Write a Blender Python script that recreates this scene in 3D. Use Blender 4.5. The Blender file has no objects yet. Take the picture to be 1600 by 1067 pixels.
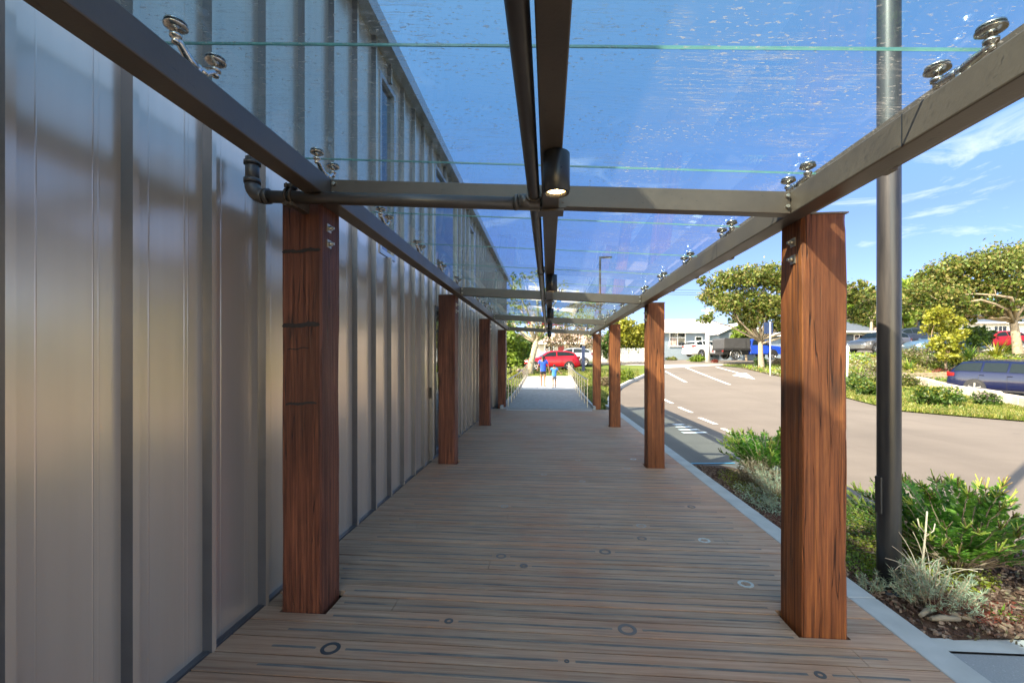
import bpy, bmesh, math, random
import numpy as np
from mathutils import Vector, Matrix, noise as mnoise
R = math.radians
random.seed(7); np.random.seed(7)
S = bpy.context.scene
COL = S.collection

# ------------------------------------------------------------------ camera
YAW = R(4.66)
cam_d = bpy.data.cameras.new('camera'); cam = bpy.data.objects.new('camera', cam_d); COL.objects.link(cam)
cam.location = (0, 0, 1.5); cam.rotation_euler = (R(90), 0, YAW)
cam_d.sensor_width = 36; cam_d.lens = 15.75; cam_d.shift_y = 0.0178
cam_d.clip_start = 0.05; cam_d.clip_end = 1500
S.camera = cam

# ------------------------------------------------------------------ light
SUN = Vector((-0.85, -0.72, 1.0)).normalized()          # towards the sun
el = math.asin(SUN.z); az = math.atan2(SUN.x, SUN.y)
W = bpy.data.worlds.new('World'); S.world = W; W.use_nodes = True
nt = W.node_tree; nt.nodes.clear()
wo = nt.nodes.new('ShaderNodeOutputWorld'); bg = nt.nodes.new('ShaderNodeBackground')
sky = nt.nodes.new('ShaderNodeTexSky'); sky.sky_type = 'NISHITA'; sky.sun_disc = False
sky.sun_elevation = el; sky.sun_rotation = az % (2*math.pi); sky.altitude = 50
sky.air_density = 1.0; sky.dust_density = 0.3; sky.ozone_density = 2.5
bg.inputs[1].default_value = 0.15
# thin cirrus, by direction in the sky
tc = nt.nodes.new('ShaderNodeTexCoord')
mp = nt.nodes.new('ShaderNodeMapping'); mp.inputs['Scale'].default_value = (2.2, 2.2, 9.0); mp.inputs['Location'].default_value = (3.1, 0.6, 0.9)
n1 = nt.nodes.new('ShaderNodeTexNoise'); n1.inputs['Scale'].default_value = 1.5; n1.inputs['Detail'].default_value = 10; n1.inputs['Roughness'].default_value = .62; n1.inputs['Distortion'].default_value = 1.1
cr = nt.nodes.new('ShaderNodeValToRGB'); cr.color_ramp.elements[0].position = .58; cr.color_ramp.elements[1].position = .84
cr.color_ramp.elements[1].color = (.36, .36, .36, 1)
sep = nt.nodes.new('ShaderNodeSeparateXYZ'); mr = nt.nodes.new('ShaderNodeMapRange')
mr.inputs[1].default_value = .55; mr.inputs[2].default_value = .30; mr.inputs[3].default_value = 0; mr.inputs[4].default_value = 1
mu = nt.nodes.new('ShaderNodeMath'); mu.operation = 'MULTIPLY'
mx = nt.nodes.new('ShaderNodeMix'); mx.data_type = 'RGBA'; mx.inputs[7].default_value = (5.5, 5.7, 6.0, 1)
L = nt.links.new
L(tc.outputs['Generated'], mp.inputs[0]); L(mp.outputs[0], n1.inputs[0]); L(n1.outputs[0], cr.inputs[0])
L(tc.outputs['Generated'], sep.inputs[0]); L(sep.outputs[2], mr.inputs[0]); L(cr.outputs[0], mu.inputs[0]); L(mr.outputs[0], mu.inputs[1])
L(mu.outputs[0], mx.inputs[0]); L(mx.outputs[2], bg.inputs[0])
# dims and tints the sky by elevation, most near the horizon
lr = nt.nodes.new('ShaderNodeValToRGB'); e = lr.color_ramp.elements; e[0].position = 0; e[0].color = (.23, .265, .43, 1); e[1].position = .8; e[1].color = (.80, .98, .92, 1)
e2 = e.new(.25); e2.color = (.235, .30, .52, 1)
e3 = e.new(.5); e3.color = (.36, .54, .66, 1)
mm_ = nt.nodes.new('ShaderNodeMix'); mm_.data_type = 'RGBA'; mm_.blend_type = 'MULTIPLY'; mm_.inputs[0].default_value = 1
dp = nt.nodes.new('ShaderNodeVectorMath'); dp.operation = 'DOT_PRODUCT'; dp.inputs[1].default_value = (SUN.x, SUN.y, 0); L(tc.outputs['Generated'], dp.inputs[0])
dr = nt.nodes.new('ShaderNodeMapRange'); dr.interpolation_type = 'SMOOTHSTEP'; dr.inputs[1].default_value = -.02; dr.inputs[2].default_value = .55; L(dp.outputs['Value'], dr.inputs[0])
side_ = nt.nodes.new('ShaderNodeMix'); side_.data_type = 'RGBA'; side_.inputs[7].default_value = (3.1, 2.5, 1.9, 1); L(dr.outputs[0], side_.inputs[0]); L(lr.outputs[0], side_.inputs[6])  # sun-side sky made brighter and warmer, added as fill for the shaded deck
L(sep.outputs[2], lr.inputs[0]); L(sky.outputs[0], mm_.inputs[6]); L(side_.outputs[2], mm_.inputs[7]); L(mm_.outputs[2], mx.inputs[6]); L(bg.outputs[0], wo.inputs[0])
sd = bpy.data.lights.new('sun', 'SUN'); sd.energy = 3.5; sd.angle = R(.5); sd.color = (1, .93, .83)
so = bpy.data.objects.new('sun', sd); COL.objects.link(so); so.rotation_euler = SUN.to_track_quat('Z', 'Y').to_euler()
S.view_settings.view_transform = 'Standard'; S.view_settings.look = 'None'
S.view_settings.exposure = 1.98; S.view_settings.gamma = 1
try:
    S.view_settings.use_white_balance = True; S.view_settings.white_balance_temperature = 8100; S.view_settings.white_balance_tint = 10
except Exception: pass
S.render.engine = 'CYCLES'
S.cycles.max_bounces = 9; S.cycles.transparent_max_bounces = 16; S.cycles.glossy_bounces = 4; S.cycles.diffuse_bounces = 4
S.cycles.caustics_reflective = False; S.cycles.caustics_refractive = False
S.cycles.use_denoising = True; S.cycles.sample_clamp_indirect = 6

# ------------------------------------------------------------------ helpers
CT, ST = math.cos(YAW), math.sin(YAW)
def at(u, v, D):
    """point seen at photo pixel (u, v) at depth D"""
    X = (u-800)/700*D
    return Vector((X*CT - D*ST, X*ST + D*CT, 1.5 + (562-v)/700*D))
def sm(t):
    t = max(0., min(1., t)); return t*t*(3-2*t)
def g(x, y):
    t = min(y-15, 33.)
    z = -.15 + (0 if t <= 0 else .055*t*t/(t+3))
    z += 1.05*sm((x/max(y, 1)-.50)/.12)*sm((y-25.5)/4.5) + .035*max(0, min(y, 160)-50)*sm((x/max(y, 1)-.45)/.3)
    return z
def P(u, v, dz=0.0):
    """photo pixel to the ground"""
    lo, hi = 1., 90.
    for D in np.arange(1.2, 90, .4):
        q = at(u, v, D)
        if q.z < g(q.x, q.y)+dz: hi = D; break
        lo = D
    for _ in range(30):
        D = (lo+hi)/2; q = at(u, v, D)
        if q.z < g(q.x, q.y)+dz: hi = D
        else: lo = D
    return q
def G(x, y, dz=0.): return Vector((x, y, g(x, y)+dz))

class MB:
    def __init__(s): s.v = []; s.f = []; s.m = []; s.sm = []
    def add(s, vs, fs, mi=0, smooth=False):
        o = len(s.v); s.v += [tuple(p) for p in vs]
        for f in fs: s.f.append(tuple(i+o for i in f)); s.m.append(mi); s.sm.append(smooth)
        return s
    def box(s, a, b, mi=0, M=None):
        x0, y0, z0 = a; x1, y1, z1 = b
        vs = [(x0,y0,z0),(x1,y0,z0),(x1,y1,z0),(x0,y1,z0),(x0,y0,z1),(x1,y0,z1),(x1,y1,z1),(x0,y1,z1)]
        if M is not None: vs = [M @ Vector(p) for p in vs]
        return s.add(vs, [(0,3,2,1),(4,5,6,7),(0,1,5,4),(1,2,6,5),(2,3,7,6),(3,0,4,7)], mi)
    def bar(s, p, q, w, h, mi=0, up=(0,0,1)):
        """rectangular bar from p to q; w across, h along up"""
        p = Vector(p); q = Vector(q); d = (q-p).normalized(); up = Vector(up)
        sx = d.cross(up).normalized(); uz = sx.cross(d)
        vs = []
        for c in (p, q):
            for a, b in ((-1,-1),(1,-1),(1,1),(-1,1)): vs.append(c + sx*a*w/2 + uz*b*h/2)
        return s.add(vs, [(0,1,2,3),(7,6,5,4),(0,4,5,1),(1,5,6,2),(2,6,7,3),(3,7,4,0)], mi)
    def tube(s, pts, rad, n=10, mi=0, caps=True, smooth=True):
        pts = [Vector(p) for p in pts]; k = len(pts)
        if not hasattr(rad, '__len__'): rad = [rad]*k
        o = len(s.v); prev = None
        for i, p in enumerate(pts):
            if i == 0: d = pts[1]-p
            elif i == k-1: d = p-pts[i-1]
            else: d = (pts[i+1]-p).normalized() + (p-pts[i-1]).normalized()
            d = d.normalized() if d.length > 1e-9 else Vector((0, 0, 1))
            if prev is None:
                a = Vector((0,0,1)) if abs(d.z) < .9 else Vector((1,0,0))
                sx = d.cross(a).normalized()
            else:
                sx = (prev - d*prev.dot(d)).normalized()
            prev = sx; sy = d.cross(sx)
            for j in range(n):
                t = 2*math.pi*j/n; s.v.append(tuple(p + (sx*math.cos(t)+sy*math.sin(t))*rad[i]))
        for i in range(k-1):
            for j in range(n):
                a = o+i*n+j; b = o+i*n+(j+1) % n
                s.f.append((a, b, b+n, a+n)); s.m.append(mi); s.sm.append(smooth)
        if caps:
            s.f.append(tuple(o+j for j in reversed(range(n)))); s.m.append(mi); s.sm.append(False)
            s.f.append(tuple(o+(k-1)*n+j for j in range(n))); s.m.append(mi); s.sm.append(False)
        return s
    def lathe(s, c, prof, n=20, mi=0, axis='z'):
        c = Vector(c); o = len(s.v)
        for r, h in prof:
            for j in range(n):
                t = 2*math.pi*j/n; a, b = r*math.cos(t), r*math.sin(t)
                s.v.append(tuple(c + (Vector((a,b,h)) if axis == 'z' else Vector((a,h,b)) if axis == 'y' else Vector((h,a,b)))))
        for i in range(len(prof)-1):
            for j in range(n):
                a = o+i*n+j; b = o+i*n+(j+1) % n
                f = (a, b, b+n, a+n) if axis != 'y' else (a, a+n, b+n, b)
                s.f.append(f); s.m.append(mi); s.sm.append(True)
        return s
    def build(s, name, mats, parent=None, bevel=0, loc=None):
        me = bpy.data.meshes.new(name)
        me.from_pydata(s.v, [], s.f)
        if not isinstance(mats, (list, tuple)): mats = [mats]
        for m in mats: me.materials.append(m)
        me.polygons.foreach_set('material_index', s.m); me.polygons.foreach_set('use_smooth', s.sm)
        me.update()
        o = bpy.data.objects.new(name, me); COL.objects.link(o)
        if parent is not None: o.parent = parent
        if loc is not None: o.location = loc
        if bevel:
            b = o.modifiers.new('bevel', 'BEVEL'); b.width = bevel; b.segments = 2; b.limit_method = 'ANGLE'; b.angle_limit = R(40)
        return o
def tag(o, label, cat, group=None):
    o['label'] = label; o['category'] = cat
    if group: o['group'] = group
    return o
def struct(o): o['kind'] = 'structure'; return o
def stuff(o, label, cat): o['kind'] = 'stuff'; return tag(o, label, cat)
def thing(name, loc, label, cat, group=None, rz=0):
    o = bpy.data.objects.new(name, None); COL.objects.link(o); o.location = loc; o.rotation_euler.z = rz
    o.empty_display_size = .1
    return tag(o, label, cat, group)
def copy_tree(root, loc, rz=None, label=None):
    r = root.copy(); COL.objects.link(r); r.location = loc
    if rz is not None: r.rotation_euler.z = rz
    if label: r['label'] = label
    for ch in list(root.children):
        c = ch.copy(); COL.objects.link(c); c.parent = r
        for gc in ch.children:
            d = gc.copy(); COL.objects.link(d); d.parent = c
    return r

# ------------------------------------------------------------------ materials
class N:
    def __init__(s, name):
        s.m = bpy.data.materials.new(name); s.m.use_nodes = True; s.t = s.m.node_tree; s.t.nodes.clear()
        s.out = s.n('OutputMaterial'); s.b = s.n('BsdfPrincipled'); s.l(s.b.outputs[0], s.out.inputs[0])
    def n(s, k, **kw):
        o = s.t.nodes.new('ShaderNode'+k)
        for a, b in kw.items(): setattr(o, a, b)
        return o
    def l(s, a, b): s.t.links.new(a, b)
    def coord(s, scale=(1,1,1), kind='Object', loc=(0,0,0), rot=(0,0,0), rand=False):
        t = s.n('TexCoord'); m = s.n('Mapping'); m.inputs['Scale'].default_value = scale; m.inputs['Location'].default_value = loc; m.inputs['Rotation'].default_value = rot
        s.l(t.outputs[kind], m.inputs[0])
        if rand:
            oi = s.n('ObjectInfo'); k = s.math('MULTIPLY', oi.outputs['Random'], 40.); va = s.n('VectorMath', operation='ADD')
            s.l(m.outputs[0], va.inputs[0]); s.l(k, va.inputs[1]); return va.outputs[0]
        return m.outputs[0]
    def noise(s, vec, scale=1, detail=6, rough=.6, dist=0):
        o = s.n('TexNoise'); o.inputs['Scale'].default_value = scale; o.inputs['Detail'].default_value = detail
        o.inputs['Roughness'].default_value = rough; o.inputs['Distortion'].default_value = dist; s.l(vec, o.inputs['Vector']); return o.outputs[0]
    def ramp(s, fac, stops):
        o = s.n('ValToRGB'); e = o.color_ramp.elements
        while len(e) < len(stops): e.new(.5)
        for k, (p, c) in enumerate(stops):
            e[k].position = p; e[k].color = (c, c, c, 1) if not hasattr(c, '__len__') else (*c, 1)
        s.l(fac, o.inputs[0]); return o.outputs[0]
    def math(s, op, a, b=None, clamp=False):
        o = s.n('Math', operation=op, use_clamp=clamp)
        for i, x in enumerate((a, b)):
            if x is None: continue
            if hasattr(x, 'links'): s.l(x, o.inputs[i])
            else: o.inputs[i].default_value = x
        return o.outputs[0]
    def mix(s, fac, a, b, blend='MIX'):
        o = s.n('Mix', data_type='RGBA', blend_type=blend)
        for i, x in ((0, fac), (6, a), (7, b)):
            if hasattr(x, 'links'): s.l(x, o.inputs[i])
            elif hasattr(x, '__len__'): o.inputs[i].default_value = (*x, 1)
            else: o.inputs[i].default_value = x
        return o.outputs[2]
    def set(s, **kw):
        for k, x in kw.items():
            i = s.b.inputs[{'col':'Base Color','rough':'Roughness','metal':'Metallic','spec':'Specular IOR Level','coat':'Coat Weight','coatr':'Coat Roughness','trans':'Transmission Weight','sub':'Subsurface Weight','em':'Emission Color','ems':'Emission Strength','aniso':'Anisotropic','sheen':'Sheen Weight'}[k]]
            if hasattr(x, 'links'): s.l(x, i)
            elif hasattr(x, '__len__'): i.default_value = (*x, 1)
            else: i.default_value = x
        return s
    def bump(s, h, strength=.3, dist=.01):
        o = s.n('Bump'); o.inputs['Strength'].default_value = strength; o.inputs['Distance'].default_value = dist
        s.l(h, o.inputs['Height']); s.l(o.outputs[0], s.b.inputs['Normal']); return s
def simple(name, col, rough=.5, metal=0, var=.15, scale=3, bump=0, bs=30, **kw):
    m = N(name); v = m.coord(); c = m.noise(v, scale, 5)
    lo = [x*(1-var) for x in col]; hi = [min(1, x*(1+var)) for x in col]
    m.set(col=m.ramp(c, [(.3, lo), (.7, hi)]), rough=m.ramp(m.noise(v, scale*4, 3), [(.3, max(.02, rough*.85)), (.7, min(1, rough*1.15))]), metal=metal, **kw)
    if bump: m.bump(m.noise(v, bs, 6), bump)
    return m.m
def leafmat(name, cols, trans=.25, rough=.5):
    m = N(name); geo = m.n('NewGeometry')
    k = m.ramp(geo.outputs['Random Per Island'], [(i/max(1, len(cols)-1), c) for i, c in enumerate(cols)])
    v = m.coord(); k2 = m.mix(.55, k, m.ramp(m.noise(v, 1.3, 3), [(.35, .35), (.65, 1.)]), 'MULTIPLY')
    m.set(col=k2, rough=rough)
    tr = m.n('BsdfTranslucent'); m.l(k2, tr.inputs[0]); ms = m.n('MixShader'); ms.inputs[0].default_value = trans
    m.l(m.b.outputs[0], ms.inputs[1]); m.l(tr.outputs[0], ms.inputs[2]); m.l(ms.outputs[0], m.out.inputs[0])
    return m.m

def steelmat():
    m = N('bronze_painted_steel'); v = m.coord()
    a = m.noise(v, 2.5, 8, .65); sp = m.noise(m.coord(scale=(30, 14, 60)), 1, 3)
    c = m.ramp(a, [(.3, (.088, .064, .048)), (.7, (.138, .102, .076))])
    c = m.mix(m.ramp(sp, [(.66, 0.), (.72, .7)]), c, (.05, .042, .035))
    m.set(col=c, rough=m.ramp(a, [(.3, .32), (.7, .5)]), spec=.5, metal=.15)
    m.bump(m.noise(v, 90, 3), .06); return m.m
M_STEEL = steelmat()
M_STEELTOP = simple('dusty_steel', (.24, .2, .16), .7, 0, .3, 6)
M_PIPE = simple('dark_pipe_paint', (.075, .062, .055), .35, .1, .2, 5)
M_SS = simple('stainless_steel', (.62, .58, .53), .25, 1, .1, 20)
M_SSM = simple('satin_stainless', (.55, .5, .42), .4, .9, .1, 20)
M_RUB = simple('black_rubber', (.02, .02, .02), .7)
M_BLACK = simple('black_powdercoat', (.018, .019, .022), .35, 0, .2, 8)

def woodmat(name, dark, mid, light, seed):
    m = N(name); v = m.coord((36, 36, .75), loc=(seed, 0, 0), rand=True); w = m.coord((3, 3, .8), rand=True)
    gr = m.noise(v, 1.6, 10, .68, .5); big = m.noise(w, 1.1, 5, .6, .4)
    c = m.ramp(gr, [(.30, dark), (.48, mid), (.66, light)])
    fg = m.noise(m.coord((70, 70, 1.6), rand=True), 1.5, 6, .7); c = m.mix(.55, c, m.ramp(fg, [(.35, .45), (.6, 1.)]), 'MULTIPLY')
    c = m.mix(m.ramp(big, [(.44, 0.), (.62, .7)]), c, [x*.38 for x in mid])
    # checks: long thin cracks
    cv = m.coord((15, 15, .35), rand=True); ck = m.noise(cv, 2.1, 2, .5, .25)
    crack = m.ramp(ck, [(.487, 0.), (.5, 1.), (.513, 0.)])
    gate = m.ramp(m.noise(w, 1.7, 2), [(.42, 0.), (.5, 1.)])
    crk = m.math('MULTIPLY', crack, gate)
    c = m.mix(m.math('MULTIPLY', crk, .85), c, (.012, .007, .005))
    # knots
    vo = m.n('TexVoronoi'); vo.inputs['Scale'].default_value = 1.0; m.l(m.coord((4.4, 4.4, 1.5), rand=True), vo.inputs['Vector'])
    kn = m.ramp(vo.outputs['Distance'], [(.03, 1.), (.09, .6), (.19, 0.)])
    c = m.mix(m.math('MULTIPLY', kn, .8), c, (.03, .014, .009))
    # iron-stained strap marks across the faces
    sp = m.n('SeparateXYZ'); t = m.n('TexCoord'); m.l(t.outputs['Object'], sp.inputs[0])
    m.set(col=c, rough=m.ramp(gr, [(.3, .62), (.7, .42)]), spec=.35)
    h = m.math('SUBTRACT', gr, m.math('MULTIPLY', crk, 1.2)); m.bump(h, .8, .009)
    return m.m
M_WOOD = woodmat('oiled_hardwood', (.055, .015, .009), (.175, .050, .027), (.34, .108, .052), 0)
M_WOODR = woodmat('oiled_hardwood_sunlit', (.085, .023, .009), (.29, .080, .026), (.50, .155, .045), 5)  # same timber, lighter and oranger: sunlight on the right-hand posts put into colour
M_STAIN = simple('iron_stain', (.028, .020, .018), .8)

def deckmat():
    m = N('weathered_deck_boards'); t = m.n('TexCoord'); sp = m.n('SeparateXYZ'); m.l(t.outputs['Object'], sp.inputs[0])
    row = m.math('FLOOR', m.math('DIVIDE', sp.outputs[1], .145))
    wn = m.n('TexWhiteNoise', noise_dimensions='1D'); m.l(row, wn.inputs['W'])
    cb = m.n('CombineXYZ'); m.l(m.math('ADD', m.math('MULTIPLY', sp.outputs[0], 1.1), m.math('MULTIPLY', wn.outputs[0], 50.)), cb.inputs[0])
    m.l(m.math('MULTIPLY', sp.outputs[1], 38.), cb.inputs[1]); m.l(row, cb.inputs[2])
    gr = m.noise(cb.outputs[0], 1.4, 9, .68, .35)
    c = m.ramp(gr, [(.28, (.215, .112, .070)), (.5, (.44, .268, .170)), (.75, (.60, .41, .28))])
    c = m.mix(m.math('MULTIPLY', wn.outputs[0], .5), c, m.mix(.5, c, (.44, .20, .11)))
    pat = m.noise(m.coord((.9, .45, 1)), 1.0, 4, .6)
    c = m.mix(m.ramp(pat, [(.44, 0.), (.66, .75)]), c, m.mix(.75, c, (.46, .175, .085)))
    dk = m.noise(m.coord((1.4, 5, 1)), 1.1, 5, .65)
    c = m.mix(m.ramp(dk, [(.5, 0.), (.75, .5)]), c, m.mix(.6, c, (.13, .115, .105)))
    vr = m.n('MapRange'); m.l(wn.outputs[0], vr.inputs[0]); vr.inputs[3].default_value = .88; vr.inputs[4].default_value = 1.12
    cc = m.mix(1., c, vr.outputs[0], 'MULTIPLY')
    sc = m.noise(m.coord((30, 30, 1)), 1., 4, .6)
    cc = m.mix(m.ramp(sc, [(.72, 0.), (.78, .35)]), cc, (.5, .46, .42))
    m.set(col=cc, rough=m.ramp(gr, [(.3, .75), (.7, .52)]), spec=.35)
    m.bump(gr, .5, .003); return m.m
M_DECK = deckmat()
def stripmat():
    m = N('anti_slip_strip'); v = m.coord((3, 60, 1)); a = m.noise(v, 1.3, 6, .7)
    c = m.ramp(a, [(.38, (.105, .095, .09)), (.5, (.17, .145, .125)), (.62, (.33, .235, .165))])
    m.set(col=c, rough=.8); m.bump(m.noise(m.coord(), 400, 2), .5, .002); return m.m
M_STRIP = stripmat()
M_UNDER = simple('under_deck_dark', (.012, .010, .009), .9)
def panelmat():
    m = N('champagne_metal_cladding'); v = m.coord((1, 6, .25))
    a = m.noise(v, 2.0, 4, .5); b = m.noise(m.coord((1, 60, .4)), 1.0, 3, .6)
    c = m.ramp(a, [(.3, (.74, .575, .435)), (.7, (.80, .63, .48))])
    sc = m.noise(m.coord((1, 8, 26)), 1.0, 3, .7)
    c = m.mix(m.ramp(sc, [(.775, 0.), (.80, .5)]), c, (.75, .72, .68))
    m.set(col=c, metal=.6, rough=m.math('ADD', m.math('MULTIPLY', b, .03), .22), spec=.5, aniso=.2)
    m.bump(m.noise(m.coord((1, 1.6, .5)), 1.2, 2, .5), .10, .03); return m.m
M_PANEL = panelmat()
M_PANELD = simple('dark_metal_rib_shade', (.13, .13, .14), .35, .6, .1)
M_FLASH = simple('pale_flashing', (.42, .42, .42), .35, .5, .08)
M_BWALL = simple('back_wall', (.4, .37, .33), .6)

def glassmat(name, tint=(.80, .90, .93), dirt=True, edge=False, refl=1.35):
    m = N(name); t = m.t
    tr = m.n('BsdfTransparent'); tr.inputs[0].default_value = (*tint, 1)
    gl = m.n('BsdfGlossy'); gl.inputs['Roughness'].default_value = .0; gl.inputs[0].default_value = (.95, .98, 1, 1)
    fr = m.n('Fresnel'); ge = m.n('NewGeometry')
    m.l(m.math('ADD', m.math('MULTIPLY', ge.outputs['Backfacing'], 1/refl-refl), refl), fr.inputs[0])
    ms = m.n('MixShader'); m.l(fr.outputs[0], ms.inputs[0]); m.l(tr.outputs[0], ms.inputs[1]); m.l(gl.outputs[0], ms.inputs[2])
    last = ms.outputs[0]
    if dirt:
        v = m.coord((1, 2.6, 1)); d1 = m.noise(m.coord((24, 58, 1)), 1.6, 3, .55, .3); gate = m.ramp(m.noise(v, 1.6, 3), [(.34, 0.), (.56, 1.)])
        spots = m.math('MULTIPLY', m.ramp(d1, [(.60, 0.), (.65, 1.)]), gate)
        # dried run-off lines
        ln = m.noise(m.coord((1.2, 26, 1)), 1.5, 6, .7, .5); lines = m.ramp(ln, [(.485, 0.), (.5, .8), (.515, 0.)])
        lg = m.ramp(m.noise(m.coord((2.5, 2, 1), loc=(4, 2, 0)), 1.4, 3), [(.46, 0.), (.62, .8)])
        film = m.ramp(m.noise(v, .9, 5, .7), [(.35, .01), (.75, .07)])
        f = m.math('ADD', m.math('ADD', m.math('MULTIPLY', spots, .6), m.math('MULTIPLY', lines, lg)), film, clamp=True)
        df = m.n('BsdfDiffuse'); df.inputs[0].default_value = (.42, .40, .36, 1)
        tl = m.n('BsdfTranslucent'); tl.inputs[0].default_value = (.42, .40, .36, 1); a2 = m.n('MixShader'); a2.inputs[0].default_value = .45
        m.l(df.outputs[0], a2.inputs[1]); m.l(tl.outputs[0], a2.inputs[2])
        m2 = m.n('MixShader'); m.l(f, m2.inputs[0]); m.l(last, m2.inputs[1]); m.l(a2.outputs[0], m2.inputs[2]); last = m2.outputs[0]
    m.l(last, m.out.inputs[0]); t.nodes.remove(m.b); return m.m
M_GLASS = glassmat('canopy_glass', (.53, .715, .80), refl=1.55)
_m = N('canopy_glass_top'); _t = _m.n('BsdfTransparent'); _t.inputs[0].default_value = (.97, .99, 1, 1); _m.l(_t.outputs[0], _m.out.inputs[0]); M_GLASSB = _m.m
M_GEDGE = simple('green_glass_edge', (.10, .27, .24), .15, 0, .2, 9)
def winmat(name, col=(.02, .025, .03), rough=.03):
    m = N(name); m.set(col=col, rough=rough, spec=.9, coat=.6, coatr=.02); return m.m
M_WIN = winmat('window_glass')
M_CONC = simple('pale_concrete', (.40, .385, .36), .85, 0, .14, 5, .15, 60)
M_CONCW = simple('bleached_concrete', (.50, .48, .45), .85, 0, .1, 2, .1, 40)
def asphalt(name, base, s=1.):
    m = N(name); v = m.coord(); a = m.noise(v, .35, 6, .6); b = m.noise(v, 140, 3, .7); d = m.noise(m.coord((.25, 1.6, 1)), .8, 5, .65, .6)
    c = m.ramp(a, [(.3, [x*.86 for x in base]), (.7, [x*1.1 for x in base])])
    c = m.mix(m.ramp(d, [(.45, 0.), (.75, .28)]), c, [x*.6 for x in base])
    c = m.mix(.30, c, m.ramp(b, [(.3, .25), (.7, 1.)]), 'MULTIPLY')
    tr_ = m.noise(m.coord((.9, .07, 1), rot=(0, 0, .25)), 1.2, 5, .6, .4); c = m.mix(m.ramp(tr_, [(.52, 0.), (.7, .3)]), c, [x*.55 for x in base])
    sp_ = m.noise(v, 1.7, 4, .5); c = m.mix(m.ramp(sp_, [(.68, 0.), (.76, .45)]), c, [x*.45 for x in base])
    ag = m.noise(v, 60, 2, .5); c = m.mix(m.ramp(ag, [(.6, 0.), (.75, .35)]), c, [min(1, x*1.7) for x in base])
    m.set(col=c, rough=.88, spec=.3); m.bump(b, .5, .004); return m.m
M_ROAD = asphalt('worn_asphalt', (.180, .155, .132))
M_PATHD = asphalt('dark_asphalt_path', (.30, .30, .30))
def paintmat():
    m = N('road_paint'); a = m.noise(m.coord(), 14, 6, .7)
    m.set(col=m.ramp(a, [(.3, (.42, .41, .39)), (.42, (.76, .76, .74))]), rough=.7); return m.m
M_PAINT = paintmat()
M_CYAN = simple('cyan_paint', (.05, .35, .55), .6)
def groundmat(name, cols, scale=2):
    m = N(name); v = m.coord(); a = m.noise(v, scale, 8, .7); b = m.noise(v, scale*12, 4, .7)
    c = m.ramp(m.math('ADD', m.math('MULTIPLY', a, .6), m.math('MULTIPLY', b, .4)), [(.32+.36*i/(len(cols)-1), x) for i, x in enumerate(cols)])
    m.set(col=c, rough=.95, spec=.2); m.bump(b, .8, .03); return m.m
M_LAWN = groundmat('mown_grass', [(.05, .085, .016), (.11, .15, .03), (.19, .20, .05)], .8)
M_SOIL = groundmat('garden_soil', [(.035, .018, .012), (.10, .05, .032), (.2, .12, .08)], 5)
M_BANKG = groundmat('bank_ground', [(.05, .06, .02), (.13, .12, .05), (.24, .2, .11)], 1.5)
M_FAR = groundmat('far_ground', [(.06, .075, .03), (.12, .12, .06)], .3)
# ------------------------------------------------------------------ ground
def grid_sheet(name, x0, x1, y0, y1, nx, ny, dz, mat, fz=None, skip=None, px=1., py=1.):
    mb = MB(); vs = []
    for j in range(ny+1):
        for i in range(nx+1):
            a, b = i/nx, j/ny; x = x0+(x1-x0)*a; y = y0+(y1-y0)*b**py
            vs.append((x, y, (fz or g)(x, y)+dz))
    fs = []
    for j in range(ny):
        for i in range(nx):
            a = j*(nx+1)+i
            if skip:
                cx = (vs[a][0]+vs[a+1][0])/2; cy = (vs[a][1]+vs[a+nx+1][1])/2
                if skip(cx, cy): continue
            fs.append((a, a+1, a+nx+2, a+nx+1))
    mb.add(vs, fs, 0, True); return mb.build(name, mat)
def patch(name, pts, dz, mat, step=1.0, fz=None):
    """flat-ish polygon laid over the ground"""
    bm = bmesh.new(); vs = [bm.verts.new((p[0], p[1], 0)) for p in pts]; bm.faces.new(vs).normal_update()
    bmesh.ops.triangulate(bm, faces=bm.faces[:], ngon_method='EAR_CLIP')
    for _ in range(9):
        es = [e for e in bm.edges if e.calc_length() > step]
        if not es: break
        bmesh.ops.subdivide_edges(bm, edges=es, cuts=1); bmesh.ops.triangulate(bm, faces=bm.faces[:])
    for v in bm.verts: v.co.z = (fz or g)(v.co.x, v.co.y)+dz
    bmesh.ops.recalc_face_normals(bm, faces=bm.faces[:])
    if sum(f.normal.z for f in bm.faces) < 0: bmesh.ops.reverse_faces(bm, faces=bm.faces[:])
    me = bpy.data.meshes.new(name); bm.to_mesh(me); bm.free(); me.materials.append(mat)
    for p in me.polygons: p.use_smooth = True
    o = bpy.data.objects.new(name, me); COL.objects.link(o); return o
struct(grid_sheet('ground', -70, 110, -30, 50, 180, 80, -.16, M_FAR))
struct(grid_sheet('hillside', -320, 420, 50, 460, 60, 40, -.16, M_FAR))

def xy(u, v): q = P(u, v); return (q.x, q.y)
# asphalt car park, its edges followed from the kerbs
road_r = [xy(1600, 659), xy(1500, 651), xy(1409, 643), xy(1322, 622), xy(1260, 601), xy(1218, 588), xy(1180, 578), xy(1150, 572.5), xy(1136, 570)]
road_l = [(8.6, 35.5), xy(1034, 576), xy(1000, 591.5), (4.3, 24.4), xy(968, 607), (2.45, 18.2), (2.06, 15.2)]
ROAD = [(2.06, -8), (30, -8), (30, 9.0)] + [p for p in road_r] + [p for p in road_l]
struct(patch('road', ROAD, 0, M_ROAD, 1.2))
SL = [xy(930, 572.5), xy(1034, 568.2), xy(1134, 565.0), xy(1141, 570.2), xy(1034, 575.8), xy(940, 581)]
struct(patch('concrete_crossing', SL, .02, M_CONCW, 1.0))
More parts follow.
